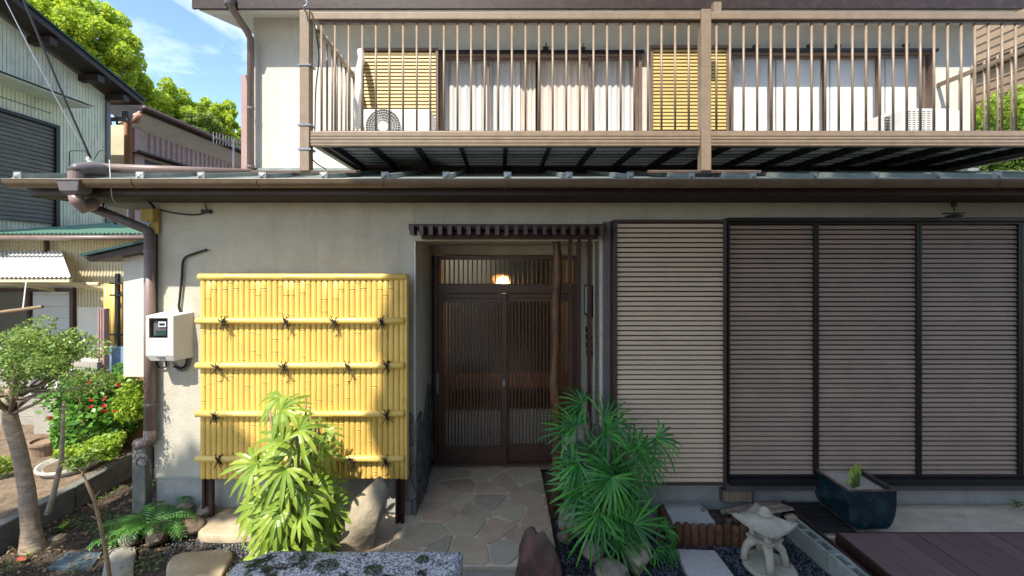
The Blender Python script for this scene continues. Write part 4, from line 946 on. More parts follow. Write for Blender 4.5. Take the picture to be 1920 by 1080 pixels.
# ================================================================ small wing left of the house
wing = thing('side_wing', (-3.4, 4.3, 0), 'small white stucco bay with a sloping brown and green roof left of the downpipe', 'wing')
wyy = 4.25
MB().box(X(231, wyy), WL-.002, wyy, 6.5, Z(707, wyy), Z(478, wyy)).build('wall', M['stucco_up'], wing, bevel=.004)
rp = [(X(157, 4.1), Z(483, 4.1)), (X(285, 4.1), Z(452, 4.1)), (X(285, 4.1), Z(468, 4.1)), (X(168, 4.1), Z(491, 4.1))]
MB().prism(rp, 4.1, 'y', 6.6).build('roof_fascia', M['fascia'], wing, bevel=.003)
MB().prism([(X(153, 4.08), Z(476, 4.08)), (X(287, 4.08), Z(446, 4.08)), (X(287, 4.08), Z(451, 4.08)), (X(153, 4.08), Z(481, 4.08))], 4.06, 'y', 6.65).build('roof_sheet', M['darkgreen'], wing)
MB().box(X(205, 4.6), WL-.003, 4.6, 4.64, .2, Z(700, 4.6)).build('tan_board', M['tanboard'], wing)
# concrete stub and tap at the corner
st = MB().box(X(266, 3.62), X(291, 3.62)-.003, 3.52, 3.60, 0, Z(836, 3.5)).build('concrete_stub', M['curb'], None, (-3.0, 3.5, 0), bevel=.008); tag(st, 'short concrete stub under the foot of the downpipe', 'concrete block')
cable('garden_hose', [P(255, 850, 3.4), P(268, 848, 3.38), P(276, 862, 3.36), P(268, 876, 3.36), P(256, 870, 3.36), P(262, 858, 3.36), P(280, 866, 3.38), P(284, 890, 3.38)], .007, M['pipegrey'], 'coiled grey hose at the concrete stub', 'hose')

# ================================================================ neighbours
nA = thing('green_neighbour_house', (-7.4, 7, 0), 'weathered pale green corrugated house with dark gable roof on the far left', 'house')
XA = -7.4; dfar = 8.0
def zrake(y): return H(4.1) - (y-5.5)*.62
def ZA(px, py):  # point on wall plane XA
    d = -XA*F/(VX-px); return d, Z(py, d)
wa = MB(); y0, y1 = 5.0, dfar
# corrugated gable wall in strips
k = 0; yy = y0
zr0 = ZA(200, 182)[1]; d0, zr1 = ZA(30, 55)
sl_ = (zr0-zr1)/(dfar-d0)
def rk(y): return zr0 + sl_*(y-dfar)
while yy < y1:
    w_ = .055; ye = min(yy+w_, y1)
    wa.prism([(yy, H(.3)), (ye-.014, H(.3)), (ye-.014, rk(ye)), (yy, rk(yy))], XA-.06, 'x', XA+.016)
    wa.prism([(ye-.014, H(.3)), (ye, H(.3)), (ye, rk(ye)), (ye-.014, rk(ye))], XA-.06, 'x', XA+.008); yy += w_
wa.build('wall', M['gsiding'], nA)
wb = MB().box(-12, XA-.06, dfar-.1, dfar, 0, rk(dfar)); wb.box(-12, XA-.062, 5, dfar-.1, 0, H(.8)); wb.build('rear_wall', M['gsiding'], nA)
MB().box(XA-.05, XA+.05, dfar-.05, dfar+.03, H(.3), rk(dfar)).build('corner_trim', M['pipegrey'], nA)
# roof
ye = 8.31; ov = .42
def rr2(y): return rk(y)+.06
ro = MB().prism([(4.2, rr2(4.2)), (ye, rr2(ye)), (ye, rr2(ye)+.10), (4.2, rr2(4.2)+.10)], -12, 'x', XA+ov).build('roof', M['fascia'], nA)
MB().prism([(4.2, rr2(4.2)+.102), (ye+.05, rr2(ye+.05)+.102), (ye+.05, rr2(ye+.05)+.13), (4.2, rr2(4.2)+.13)], -12, 'x', XA+ov+.03).build('roof_sheet', M['darkgreen'], nA)
for yy in (5.8, 6.7, 7.5, 8.0): MB().box(XA, XA+ov-.05, yy-.06, yy+.06, rr2(yy)-.14, rr2(yy)-.03).build('purlin', M['fascia'], nA)
# awning strip and shutter
def onA(px, py): d, z = ZA(px, py); return d, z
da, za = onA(0, 158); db, zb_ = onA(172, 217)
MB().prism([(XA+.017, za+.12), (XA+.42, za+.02), (XA+.42, za-.01), (XA+.017, za-.01)], 5.0, 'y', db-.45).build('awning', M['soffit'], nA)
MB().prism([(XA+.017, za+.15), (XA+.46, za+.03), (XA+.46, za+.021), (XA+.017, za+.135)], 4.98, 'y', db-.42).build('awning_sheet', M['darkgreen'], nA)
ds, zs1 = onA(103, 236); zs0 = H(.55)
shf = MB(); shf.box(XA+.017, XA+.09, ds-.06, ds, zs0, zs1); shf.box(XA+.017, XA+.09, 5.0, ds-.06, zs1-.05, zs1); so_ = shf.build('rolling_shutter', M['blackframe'], nA)
sm = MB().prism([(XA+.02, 0), (XA+.05, .004), (XA+.055, .03), (XA+.045, .055), (XA+.02, .058)], 5.0, 'y', ds-.061).mesh('slat'); sm.materials.append(M['shutgrey'])
n = int((zs1-.05-zs0)/.066)
for k in range(n): put('slat', sm, so_, (0, 0, zs1-.05-(k+1)*.066))
# cracks / seams
MB().box(XA+.017, XA+.022, 5.2, 7.0, H(2.42), H(2.43)).build('seam', M['blackframe'], nA)
# lean-to in front
lt = thing('lean_to', (-6.5, 6.2, 0), 'cream corrugated lean to with green roof edge and window at the left', 'lean to')
dl = 6.2
cw = MB(); corr_panel(cw, (X(-80, dl), dl, Z(600, dl)), (1,0,0), (0,0,1), X(300, dl)-X(-80, dl), Z(446, dl)-Z(600, dl), .045, .012, (0,-1,0)); cw.build('corrugated_wall', M['csiding'], lt)
wx_ = (X(-90, dl), X(144, dl), Z(668, dl), Z(540, dl))
lw = holes(MB(), X(-140, dl), X(330, dl), .2, Z(600, dl), dl-.0, dl+.1, [(wx_[0], wx_[1], wx_[2], Z(600, dl)+.01)]).build('wall', M['cream'], lt)
MB().box(X(150, dl), X(195, dl), dl-.035, dl-.013, Z(720, dl), Z(575, dl)).build('white_panel', M['cream'], lt)
wn = frame(MB(), wx_[0], wx_[1], wx_[2], wx_[3], dl-.06, dl+.03, .05).build('window', M['brown'], lt)
MB().box(X(60, dl)-.02, X(60, dl)+.02, dl-.055, dl+.02, wx_[2]+.05, wx_[3]-.05).build('mullion', M['brown'], wn)
MB().box(wx_[0]+.05, wx_[1]-.05, dl-.03, dl-.022, wx_[2]+.05, wx_[3]-.05).build('pane', M['glass'], wn)
for k in range(6): MB().box(X(64, dl), wx_[1]-.05, dl-.018, dl-.012, wx_[2]+.05+k*.17, wx_[2]+.05+k*.17+.163).build('blind_slat', M['curtain'], wn)
MB().box(wx_[0]+.05, X(58, dl), dl-.018, dl-.012, wx_[2]+.05, wx_[3]-.05).build('dark_panel', M['room'], wn)
# green corrugated roof edge
gre = MB(); corr_panel(gre, (X(-80, 5.9), 5.85, Z(439, 5.85)), (1,0,0), (0,2.4,.37), X(400, 5.9)-X(-80, 5.9), 2.35, .06, .018, (0,0,1)); gre.build('roof', M['greenroof'], lt)
MB().tube([(X(-80, 5.8), 5.8, Z(446, 5.8)), (X(290, 5.8), 5.8, Z(446, 5.8))], .035, 10).build('gutter', M['pipe'], lt, smooth=True)
MB().box(X(-80, 5.9), X(400, 5.9), 5.9, 6.19, Z(449, 5.9), Z(446, 5.9)).build('eave_board', M['soffit'], lt)
MB().box(X(84, 6.1), X(87.5, 6.1), 6.08, 6.14, Z(496, 6.1), Z(450, 6.1)).build('stay', M['brown'], lt)
# white awning
aw = thing('white_awning', (X(40, 5.8), 6.0, Z(500, 5.8)), 'white corrugated awning over the neighbour window at the left edge', 'awning')
am = MB(); corr_panel(am, (X(-60, 5.4), 5.4, Z(521, 5.4)), (1,0,0), (-.9, .75, .36), X(134, 5.4)-X(-60, 5.4), 1.225, .055, .014, (0,0,1)); am.build('sheet', M['whiteroof'], aw)
MB().box(X(-60, 5.42), X(130, 5.42), 5.42, 5.46, Z(529, 5.42), Z(523, 5.42)).build('front_rail', M['csiding'], aw)
for px in (20, 118): MB().bar((X(px, 5.6), 5.45, Z(527, 5.45)), (X(px, 5.6), 6.19, Z(545, 6.19)), .04, .04).build('bracket', M['csiding'], aw)
MB().tube([(X(-20, 6.1), 6.1, Z(533, 6.1)), (X(186, 6.1), 6.1, Z(533, 6.1))], .03, 8).build('pipe', M['csiding'], aw)
# laundry pole
pole = MB().tube([P(-20, 588, 4.8), P(80, 575, 4.8)], .018, 8).build('pole', M['twig'], None, P(30, 580, 4.8)); MB().tube([P(49, 528, 5.3), P(43, 578, 4.8)], .006, 5).build('cord', M['cablewhite'], pole); tag(pole, 'bleached bamboo laundry pole hung on a cord above the pruned shrub', 'pole')
# bamboo screen far
s2 = thing('far_bamboo_screen', (X(215, 5.6), 5.6, .2), 'yellow bamboo strip screen with dark post behind the house corner', 'screen')
for px in (200, 207, 214, 226, 233): MB().tube([P(px, 648, 5.6), P(px, 532, 5.6)], .03, 10).build('cane', M['bamboo'], s2, smooth=True)
MB().box(X(215, 5.5), X(221, 5.5), 5.5, 5.54, Z(680, 5.5), Z(513, 5.5)).build('post', M['blackframe'], s2)
for py in (531, 553, 627): MB().box(X(206, 5.48), X(236, 5.48), 5.47, 5.5, Z(py+2, 5.48), Z(py-1, 5.48)).build('crossbar', M['blackframe'], s2)
bp = MB(); corr_panel(bp, (X(183, 5.3), 5.3, .2), (1,0,0), (0,0,1), X(197, 5.3)-X(183, 5.3), Z(579, 5.3)-.2, .03, .012, (0,-1,0)); bp.box(X(183, 5.3), X(197, 5.3), 5.302, 5.36, .2, Z(579, 5.3)); tag(bp.build('fence_post', M['bsiding'], None, (X(190, 5.3), 5.3, .2)), 'rusty brown corrugated post beside the far bamboo screen', 'post')
bs = MB().box(X(200, 5.45), X(232, 5.45), 5.45, 5.5, Z(700, 5.45), Z(650, 5.45)).build('blue_sheet', M['bluestuff'], None, (X(216, 5.45), 5.45, Z(700, 5.45))); tag(bs, 'faded blue sheet hung below the far bamboo screen', 'sheet')
# white low wall & AC at left behind bush
lw2 = thing('white_low_wall', (X(80, 5.2), 5.2, .2), 'low white boarded wall behind the pruned shrub', 'wall')
for k in range(7): MB().box(X(-40, 5.2), X(182, 5.2), 5.2+.003*(k % 2), 5.26, .2+k*.11, .2+k*.11+.106).build('board', M['concrete'], lw2)
o, z0, z1 = None, 0, 0
ac3 = thing('air_conditioner', (X(80, 5.0), 5.0, .9), 'old grey outdoor unit half hidden under the pruned shrub at the left', 'air conditioner')
MB().box(X(55, 4.9), X(112, 4.9), 4.9, 5.15, Z(745, 4.9), Z(702, 4.9)).build('casing', M['acwhite'], ac3, bevel=.01)
MB().box(X(58, 4.9), X(80, 4.9), 4.893, 4.899, Z(738, 4.9), Z(708, 4.9)).build('vent', M['pipegrey'], ac3)
MB().box(X(60, 4.9), X(108, 4.9), 4.92, 5.1, .2, Z(746, 4.9)).build('stand', M['concrete'], ac3)

# mauve house behind
nB = thing('mauve_neighbour_house', (-9, 11, 0), 'brown corrugated house with white soffit receding behind the roof edge', 'house')
XB = -7.9; yb0, yb1 = 9.0, 16.0
ztop = H(2.87)
sd2 = MB(); corr_panel(sd2, (XB, yb0, 0), (0,1,0), (0,0,1), yb1-yb0, ztop, .16, .03, (1,0,0))
sd2.box(-13, XB-.001, yb0+.02, yb1, 0, ztop); sd2.build('wall', M['bsiding'], nB)
MB().box(X(205, yb0), XB+.03, yb0-.03, yb0, 0, ztop).build('front_wall', M['csiding'], nB)
MB().box(XB, XB+.08, yb0+.1, yb0+.35, 0, ztop-.02).build('corner_panel', M['bsiding'], nB)
dwn = lambda px: -XB*F/(VX-px)
wi = frame(MB(), 0, 1, 0, 1, 0, .1, .1)  # placeholder mesh for proportions (not linked)
y0_, y1_ = dwn(246), dwn(352)
wB = MB(); zt_ = Z(288, dwn(246)); wB.box(XB+.031, XB+.07, y0_, y1_, zt_-.06, zt_); wB.box(XB+.031, XB+.07, y0_, y1_, zt_-1.0, zt_-.95)
for q in (0, .48, .96): wB.box(XB+.031, XB+.065, y0_+(y1_-y0_)*q, y0_+(y1_-y0_)*q+.06, zt_-.95, zt_-.06)
wo = wB.build('window', M['alu'], nB); MB().box(XB+.034, XB+.04, y0_, y1_, zt_-.95, zt_-.06).build('pane', M['acdark'], wo)
MB().box(XB+.03, XB+.28, y0_-.1, y1_+.1, zt_+.01, zt_+.05).build('window_hood', M['fascia'], nB)
XE = -7.42; yE0 = 8.8
MB().prism([(XB-.0, ztop-.02), (XE, H(3.10)), (XE, H(3.13)), (XB-.0, ztop+.01)], yE0, 'y', yb1).build('soffit', M['soffit'], nB)
MB().prism([(XE+.05, H(3.06)), (XE+.05, H(3.24)), (-13, H(5.1)), (-13, H(4.9)), (XE-.0, H(3.14)), (XE, H(3.06))], yE0-.04, 'y', yb1).build('roof', M['fascia'], nB)
MB().tube([(XE+.1, yE0-.08, H(3.14)), (XE+.1, yb1, H(3.12))], .06, 10).build('gutter', M['brown'], nB, smooth=True)
MB().tube([P(262, 215, 8.75), P(255, 226, 8.8), P(240, 230, 8.8), P(240, 340, 8.8)], .065, 10).build('downpipe', M['pipeorange'], nB, smooth=True)
MB().tube([P(236, 223, 8.3), P(206, 224, 8.3), P(201, 235, 8.3), P(201, 320, 8.3)], .042, 10).build('downpipe', M['pipegrey'], nB, smooth=True)
MB().lathe([(.05,-.08),(.09,0),(.09,.12)], P(238, 222, 8.5), 10).build('hopper', M['pipegrey'], nB)

# right neighbour
nR = thing('siding_neighbour_house', (7.6, 8, 0), 'light brown lap siding wall of a house seen past the right end of the balcony', 'house')
sm = MB().prism([(7.5, 0), (7.482, .0), (7.492, .1265), (7.5, .1265)], 5.2, 'y', 12).mesh('siding_board'); sm.materials.append(M['lapbrown'])
for k in range(32): put('siding_board', sm, nR, (0, 0, H(2.0)+k*.127))
MB().box(7.5, 8.4, 5.2, 12, 0, H(6.0)).build('wall', M['lapbrown'], nR)
MB().box(7.44, 7.5, 5.2, 12, H(2.95), H(3.08)).build('band_board', M['brown'], nR)
MB().box(7.44, 7.5, 5.2, 12, H(1.9), H(1.998)).build('band_board', M['brown'], nR)
pb = thing('pale_blue_shed', (5.9, 5.6, 0), 'pale blue shed wall glimpsed under the right end of the balcony', 'shed')
MB().box(5.45, 7.3, 5.5, 5.6, 0, H(1.25)).build('wall', M['paleblue'], pb)
for k in range(5): MB().box(5.55+k*.35, 5.6+k*.35, 5.47, 5.499, H(.6), H(1.24)).build('batten', M['whiteroof'], pb)

# ================================================================ sky-line trees
def tree(loc, crown_c, crown_r, nc, nl, cr, ls, m, label, group=None, trunk_r=.25, name='tree', cat='tree', flat=1):
    t = thing(name, loc, label, cat, group)
    mb = MB(); c = Vector(crown_c); l0 = Vector(loc)
    mid = l0.lerp(c, .6)+Vector((.2, .1, 0)); mb.tube([l0, l0.lerp(mid, .5), mid, c], [trunk_r, trunk_r*.8, trunk_r*.6, trunk_r*.3], 8)
    for k in range(9):
        a = random.random()*6.28; e = c+Vector((math.cos(a)*crown_r[0]*.75, math.sin(a)*crown_r[1]*.75, random.uniform(-.4,.7)*crown_r[2])); s = mid.lerp(c, random.random()*.8)
        mb.tube([s, s.lerp(e, .5)+Vector((0,0,.15*crown_r[2])), e], [trunk_r*.35, trunk_r*.2, trunk_r*.06], 6)
    mb.build('trunk', M['barkdark'], t, smooth=True)
    leafcloud(clumps(crown_c, crown_r, nc, nl, cr, flat), ls, 'crown', m, t, .6, .5)
    return t
def bgtree(px, py, rpx, d, label, m='bg', rz_=None, nc=42, nl=300):
    x, z = X(px, d), Z(py, d); r = rpx*d/F
    return tree((x, d, 0), (x, d, z), (r, r, rz_*d/F if rz_ else r), int(nc*2.0), int(nl*.85), r*.21, .18, LF[m], label, 'trees on the slope behind the neighbour houses', .3)
bgtree(70, 50, 75, 20, 'tall bright green tree behind the dark gable roof, leftmost on the slope', nc=40)
bgtree(180, 80, 75, 21, 'rounded bright green tree rising above the gable roof, second from the left', nc=50, rz_=78)
bgtree(220, 165, 50, 23, 'low bright green tree just above the gable roof tip', nc=26)
bgtree(285, 215, 62, 25, 'yellow green tree behind the point where the two neighbour roofs meet', nc=40, rz_=68)
bgtree(345, 225, 48, 26, 'green tree behind the middle of the mauve house roof', nc=30, rz_=45)
bgtree(372, 245, 36, 24, 'duller olive tree in front of the bright trees over the mauve roof', 'bg2', nc=24)
bgtree(405, 238, 45, 28, 'bright green tree left of the antenna', nc=30, rz_=55)
bgtree(440, 260, 30, 30, 'small bright green tree nearest the upper wall corner', nc=22)
tree((6.9, 5.7, 0), (6.75, 5.6, H(1.70)), (.5, .5, .50), 36, 300, .26, .07, LF['lime'], 'bright green shrub beyond the right end of the balcony', None, .06, 'shrub', 'shrub')
tree((6.3, 5.5, 0), (6.35, 5.45, H(1.35)), (.4, .4, .35), 26, 300, .22, .06, LF['weed'], 'darker green shrub low behind the right balcony bars', None, .05, 'shrub', 'shrub')

# shade tree behind the camera, to the right
def wallpt():
    while True:
        x, z = random.uniform(-1.0, 7.5), random.uniform(-4.6, .56)
        lim = float(np.interp(z, [-5, -3.9, -3.2, -2.6, -1.6, -.3, .6], [-1.15, -1.15, -.74, -.66, -.94, -.80, -.72])) + .03*math.sin(z*9)
        ztop_ = .10 + .48*min(1, max(0, (x+.2)/1.6)) + .03*math.sin(x*9)
        if x < lim or z > ztop_: continue
        return x, z
lp = []
for _ in range(110000):
    x, z = wallpt(); t = random.uniform(8.0, 12.0)
    p = Vector((x, 3.6, CZ+z)) + SUN*t; lp.append(p)
st_ = thing('shade_tree', (3.5, -4.0, 0), 'large leafy tree shading the porch and shutters from behind the viewer', 'tree')
leafcloud(lp, .16, 'crown', LF['shade'], st_, .7, 1.2)
tm = MB().tube([(3.5, -4.0, 0), (3.4, -3.6, 3), (3.0, -2.8, 6), (2.4, -2.0, 8.5)], [.32, .26, .2, .08], 10)
for e in ((0, -1.5, 8), (5, -1.6, 8.5), (6, -.6, 5.5), (-1.5, -1.2, 7), (1, -.8, 5.5)): tm.tube([(3.3, -3.4, 3.8), ((3.3+e[0])/2, (-3.4+e[1])/2-.3, (3.8+e[2])/2+.4), e], [.14, .10, .04], 8)
tm.build('trunk', M['barkdark'], st_, smooth=True)
hd = thing('sky_block_hedge', (3.5, -3.2, 0), 'added unseen hedge behind the viewer blocking low sky light', 'hedge')  # added out of view to cut low sky light under the right eave
hp = []
for _ in range(42000):
    face = random.random(); x = random.uniform(-.2, 11.5)
    hp.append((x, -3.2+.18*noise.noise(Vector((x*1.3, 0, 1)))+random.uniform(-.12,.12), random.uniform(.05, 5.6)))
leafcloud(hp, .15, 'foliage', LF['shade'], hd, .7, .2)
for k in range(11): MB().tube([(-.4+k*.95, -3.3, 0), (-.4+k*.95+.05, -3.3, 5.2)], [.05, .02], 6).build('stem', M['barkdark'], hd)
# second small tree whose twigs dapple the left bed
lp = []
for cxx, czz, rr_, kk in ((-2.35, -1.95, .55, 420), (-3.2, -2.3, .7, 420), (-3.0, -3.5, .8, 500), (-2.1, -3.1, .5, 260), (-4.3, -2.6, .6, 200)):
    for _ in range(kk):
        a = random.random()*6.28; q = rr_*random.random()**.6; t = random.uniform(9, 12)
        lp.append(Vector((cxx+q*math.cos(a), 3.6, CZ+czz+q*math.sin(a)*.7)) + SUN*t)
st2 = thing('garden_tree', (-6.2, -3.5, 0), 'slender tree behind the viewer dappling the left garden bed', 'tree')
leafcloud(lp, .15, 'crown', LF['shade'], st2, .6, 1.0)
MB().tube([(-6.2, -3.5, 0), (-6.0, -3.0, 3), (-5.6, -2.3, 6.0), (-5.0, -1.8, 7.8)], [.16, .12, .08, .03], 8).build('trunk', M['barkdark'], st2, smooth=True)

# ================================================================ stones of the garden
gb = MB(); gx0_, gx1_, gy0_, gy1_, gzt = -1.50, X(867, 2.42), 1.25, 2.42, Z(1029, 2.42)
bm = bmesh.new(); bmesh.ops.create_cube(bm, size=1); bmesh.ops.subdivide_edges(bm, edges=bm.edges, cuts=40, use_grid_fill=True)
for v in bm.verts:
    p = v.co; p.x = gx0_+(p.x+.5)*(gx1_-gx0_); p.y = gy0_+(p.y+.5)*(gy1_-gy0_); p.z = .05+(p.z+.5)*(gzt-.05)
    e = min(gx1_-p.x, p.x-gx0_, gy1_-p.y)
    if p.z > gzt-.03: p.z -= max(0, .02-e)*.8
    left = max(0, (-1.30-p.x)); 
    if p.z > gzt-.2: p.z -= left*.35
    p += Vector((noise.noise(p*9), noise.noise(p*9+Vector((5,0,0))), noise.noise(p*12+Vector((0,7,0)))))*.010
me = bpy.data.meshes.new('granite_block'); bm.to_mesh(me); bm.free(); me.materials.append(M['granite']); me.polygons.foreach_set('use_smooth', [True]*len(me.polygons))
o = bpy.data.objects.new('granite_block', me); COL.objects.link(o); tag(o, 'large speckled granite block with moss patches in the foreground', 'stone block')
# moss cushions on it
rg = random.Random(9)
mp_ = []
for cx, cy, rr_, kk in ((X(600, 2.2), 2.28, .05, 500), (X(700, 2.25), 2.25, .04, 350), (X(790, 2.3), 2.33, .03, 250), (X(560, 2.3), 2.34, .06, 450), (X(480, 2.3), 2.3, .05, 350)):
    for _ in range(kk): a = rg.random()*6.28; q = rr_*rg.random()**.5; mp_.append((cx+q*math.cos(a)*1.3, cy+q*math.sin(a), gzt-max(0,(-1.30-cx))*.35+.004+.012*(1-q/rr_)))
mo = leafcloud(mp_, .008, 'moss', M['moss'], None, .6, .8); mo['kind'] = 'stuff'; mo['label'] = 'dark cushions of moss on top of the granite block'

rock('boulder', M['boulder'], (X(668, 3.15), 3.20, .18), (.40, .36, .74), 6, 'tall tan boulder leaning beside the right leg of the bamboo screen', rot=.3, tilt=.38)
rock('boulder', M['redrock'], (X(1012, 2.80), 2.82, .14), (.30, .26, .62), 14, 'dark red upright rock at the right front corner of the porch path', rot=.2)
rock('boulder', M['greenrock'], (X(1066, 2.70), 2.70, .05), (.28, .25, .24), 13, 'greenish smooth rock at the bottom edge right of the red rock', rot=.5)
for i, (px, py, d, s, m, lb) in enumerate([
  (1148, 1070, 2.85, (.24,.20,.14), 'greyrock', 'olive grey stone at the foot of the dark palm, nearest the bottom edge'),
  (1193, 1040, 2.98, (.25,.20,.25), 'greyrock', 'rounded brown grey boulder right of the dark palm stems'),
  (1112, 1030, 3.0, (.16,.16,.14), 'greyrock', 'small grey round stone left of the dark palm stems'),
  (1075, 975, 3.3, (.26,.22,.22), 'greyrock', 'weathered stone between the log post and the dark palm'),
  (1205, 985, 3.25, (.22,.2,.2), 'brownrock', 'brown stone half hidden behind the dark palm leaves'),
  (1060, 1005, 3.15, (.12,.12,.12), 'brownrock', 'small rusty stone beside the porch edge below the palm')]):
    rock('garden_rock', M[m], (X(px, d), d, Z(py, d)), s, 20+i, lb, 'rock', rot=i, group='rocks round the dark palm')
for i, (px, py, d, s, m, lb) in enumerate([
  (352, 988, 3.35, (.26,.2,.16), 'brownrock', 'angular brown rock at the edge of the grey gravel'),
  (300, 1000, 3.25, (.20,.2,.18), 'brownrock', 'reddish brown rock under the fern leaves'),
  (385, 958, 3.5, (.16,.14,.12), 'greyrock', 'grey rock beside the left leg of the bamboo screen'),
  (345, 960, 3.5, (.18,.14,.14), 'greyrock', 'grey green rock behind the angular brown rock'),
  (240, 1012, 3.2, (.14,.14,.10), 'greyrock', 'small pale stone left of the reddish rock'),
  (105, 1010, 3.3, (.12,.08,.05), 'greyrock', 'flat pale stone on the soil right of the shrub trunk')]):
    rock('garden_rock', M[m], (X(px, d), d, Z(py, d)), s, 40+i, lb, 'rock', rot=i*.8, group='rocks at the edge of the fern bed')
rg = random.Random(4)
for px, py, d, s in ((510, 1018, 3.0, .12), (590, 1012, 3.05, .13), (560, 1025, 2.95, .10), (635, 1020, 3.0, .16), (480, 995, 3.1, .12), (615, 990, 3.15, .10)):
    rock('palm_stone', M['tanstone'], (X(px, d), d, .07), (s*1.3, s, s*.8), int(px), 'pale orange stone under the sunlit palm at the %s' % {510:'front left',590:'front middle',560:'very front',635:'front right',480:'back left',615:'back right'}[px], 'stone', rot=px, group='stones round the sunlit palm')
# stepping stones
def flatstone(poly_px, z, label, m='tanstone', th=.06, group='tan stepping stones in the grey gravel'):
    poly = []
    for px, py in poly_px:
        d = (CZ-z)*F/(py-VY); poly.append((X(px, d), d))
    poly = roundpoly(poly, 2, .2); cx = sum(p[0] for p in poly)/len(poly); cy = sum(p[1] for p in poly)/len(poly); n = len(poly)
    vs = []
    for s_, zz in ((1.0, z-th), (1.0, z-.012), (.97, z-.004), (.90, z)): vs += [(cx+(p[0]-cx)*s_, cy+(p[1]-cy)*s_, zz+.003*noise.noise(Vector((p[0]*8, p[1]*8, 0)))) for p in poly]
    fs = [(k*n+i, k*n+(i+1) % n, (k+1)*n+(i+1) % n, (k+1)*n+i) for k in range(3) for i in range(n)]+[tuple(range(3*n, 4*n))]
    o = MB().add(vs, fs).build('stepping_stone', M[m], None, (cx, cy, z-th)); auto(o, 50)
    return tag(o, label, 'stepping stone', group)
flatstone([(375,1003),(368,985),(395,955),(440,943),(500,940),(520,965),(505,998),(440,1004)], .12, 'tan stepping stone between the gravel and the sunlit palm')
flatstone([(312,1052),(330,1036),(400,1029),(440,1030),(425,1060),(400,1110),(310,1110)], .085, 'tan stepping stone at the bottom edge left of the granite block')
flatstone([(200,1030),(228,1022),(258,1024),(250,1060),(252,1110),(185,1110)], .085, 'greyish flat stepping stone beside the bare sapling stem', 'concrete')
rock('moss_stone', M['redrock'], (X(405, 2.75), 2.75, .09), (.26,.16,.12), 71, 'orange brown mossy stone at the left end of the granite block', 'stone', rot=.9)
rock('moss_stone', M['moss'], (X(447, 2.85), 2.80, .14), (.10,.07,.05), 72, 'olive mossy stone touching the granite block corner', 'stone')
# slabs right
def slab(pp, z, label):
    poly = []
    for px, py in pp: d = (CZ-z)*F/(py-VY); poly.append((X(px, d), d))
    o = MB().prism(poly, z-.05, 'z', z).build('stone_slab', M['slab'], None, (poly[0][0], poly[0][1], z-.05), bevel=.005); return tag(o, label, 'slab', 'pale slabs in the dark gravel')
slab([(1243,941),(1310,940),(1342,979),(1262,982)], .17, 'pale rectangular slab inside the log edging below the shutters')
slab([(1266,1029),(1340,1031),(1392,1100),(1300,1100)], .085, 'pale rectangular slab lying in dark gravel at the bottom edge')
# infill soil inside log edging
fill = MB().box(1.33, 2.0, 3.27, 3.585, 0.0, .115).build('edging_soil', M['soil'], kind='structure')
le = thing('log_edging', (1.6, 3.25, .05), 'row of short pointed log stakes edging the raised bed under the shutters', 'edging')
def stake(x, y, z1, r): 
    return MB().lathe([(r*1.0, 0), (r, z1-.03), (r*.8, z1-.012), (r*.3, z1)], (x, y, .04), 9).build('log_stake', M['log'], le)
for k in range(10): px = 1272+k*15.2; stake(X(px, 3.23), 3.23, Z(980+random.uniform(-3,2)+k*.6, 3.23)-.04, .030)
for k in range(7): stake(X(1264, 3.23)-.012*0+.0+.004*k, 3.27+k*.048, .13, .026)
# debris tiles
for i, (px, py, d, rz__, w_, l_, m_, lb) in enumerate([(1400,962,3.42,.35,.17,.11,'tile','ribbed brown roof tile leaning beside the log edging'),(1440,950,3.50,.2,.20,.12,'tile','second ribbed brown tile lying under the vent'),(1365,968,3.36,.9,.10,.06,'redrock','broken red brick piece inside the log edging'),(1482,962,3.42,-.2,.12,.08,'tanstone','flat tan stone between tiles and concrete blocks'),(1320,955,3.48,.3,.08,.08,'greyrock','dark rough stone against the pale slab')]):
    if m_ == 'tile':
        t = thing('roof_tile', (X(px, d), d, .17), lb, 'tile', 'ribbed tiles below the vent')
        Mr = Matrix.Rotation(rz__, 3, 'Z') @ Matrix.Rotation(-.25, 3, 'X')
        MB().obox((X(px, d), d, .185), (w_*1.3, l_*2, .012), Mr).build('tile_body', M[m_], t)
        for k in range(8): MB().obox(Vector((X(px, d), d, .185))+Mr @ Vector((0, -l_+.012+k*l_*2/8, .010)), (w_*1.3, .012, .012), Mr).build('rib', M[m_], t)
    else: rock('broken_stone', M[m_], (X(px, d), d, .15), (w_, l_, .06), 60+i, lb, 'stone', rot=rz__)
rgs = random.Random(77)
for i, (px, py, lb) in enumerate([(1352,950,'small grey chip of rubble beside the pale slab corner'),(1378,975,'reddish chip of rubble against the log stakes'),(1425,972,'tan chip of rubble behind the stone lantern roof'),(1458,975,'dark chip of rubble left of the first concrete block'),(1340,938,'mossy chip of rubble under the floor vent')]):
    d = (CZ-.14)*F/(py-VY); rock('broken_stone', M[('greyrock','redrock','tanstone','slatefront','greenrock')[i]], (X(px, d), min(d, 3.52), .135), (.07+.03*rgs.random(), .05+.02*rgs.random(), .05), 90+i, lb, 'stone', rot=i*1.1, sub=3)
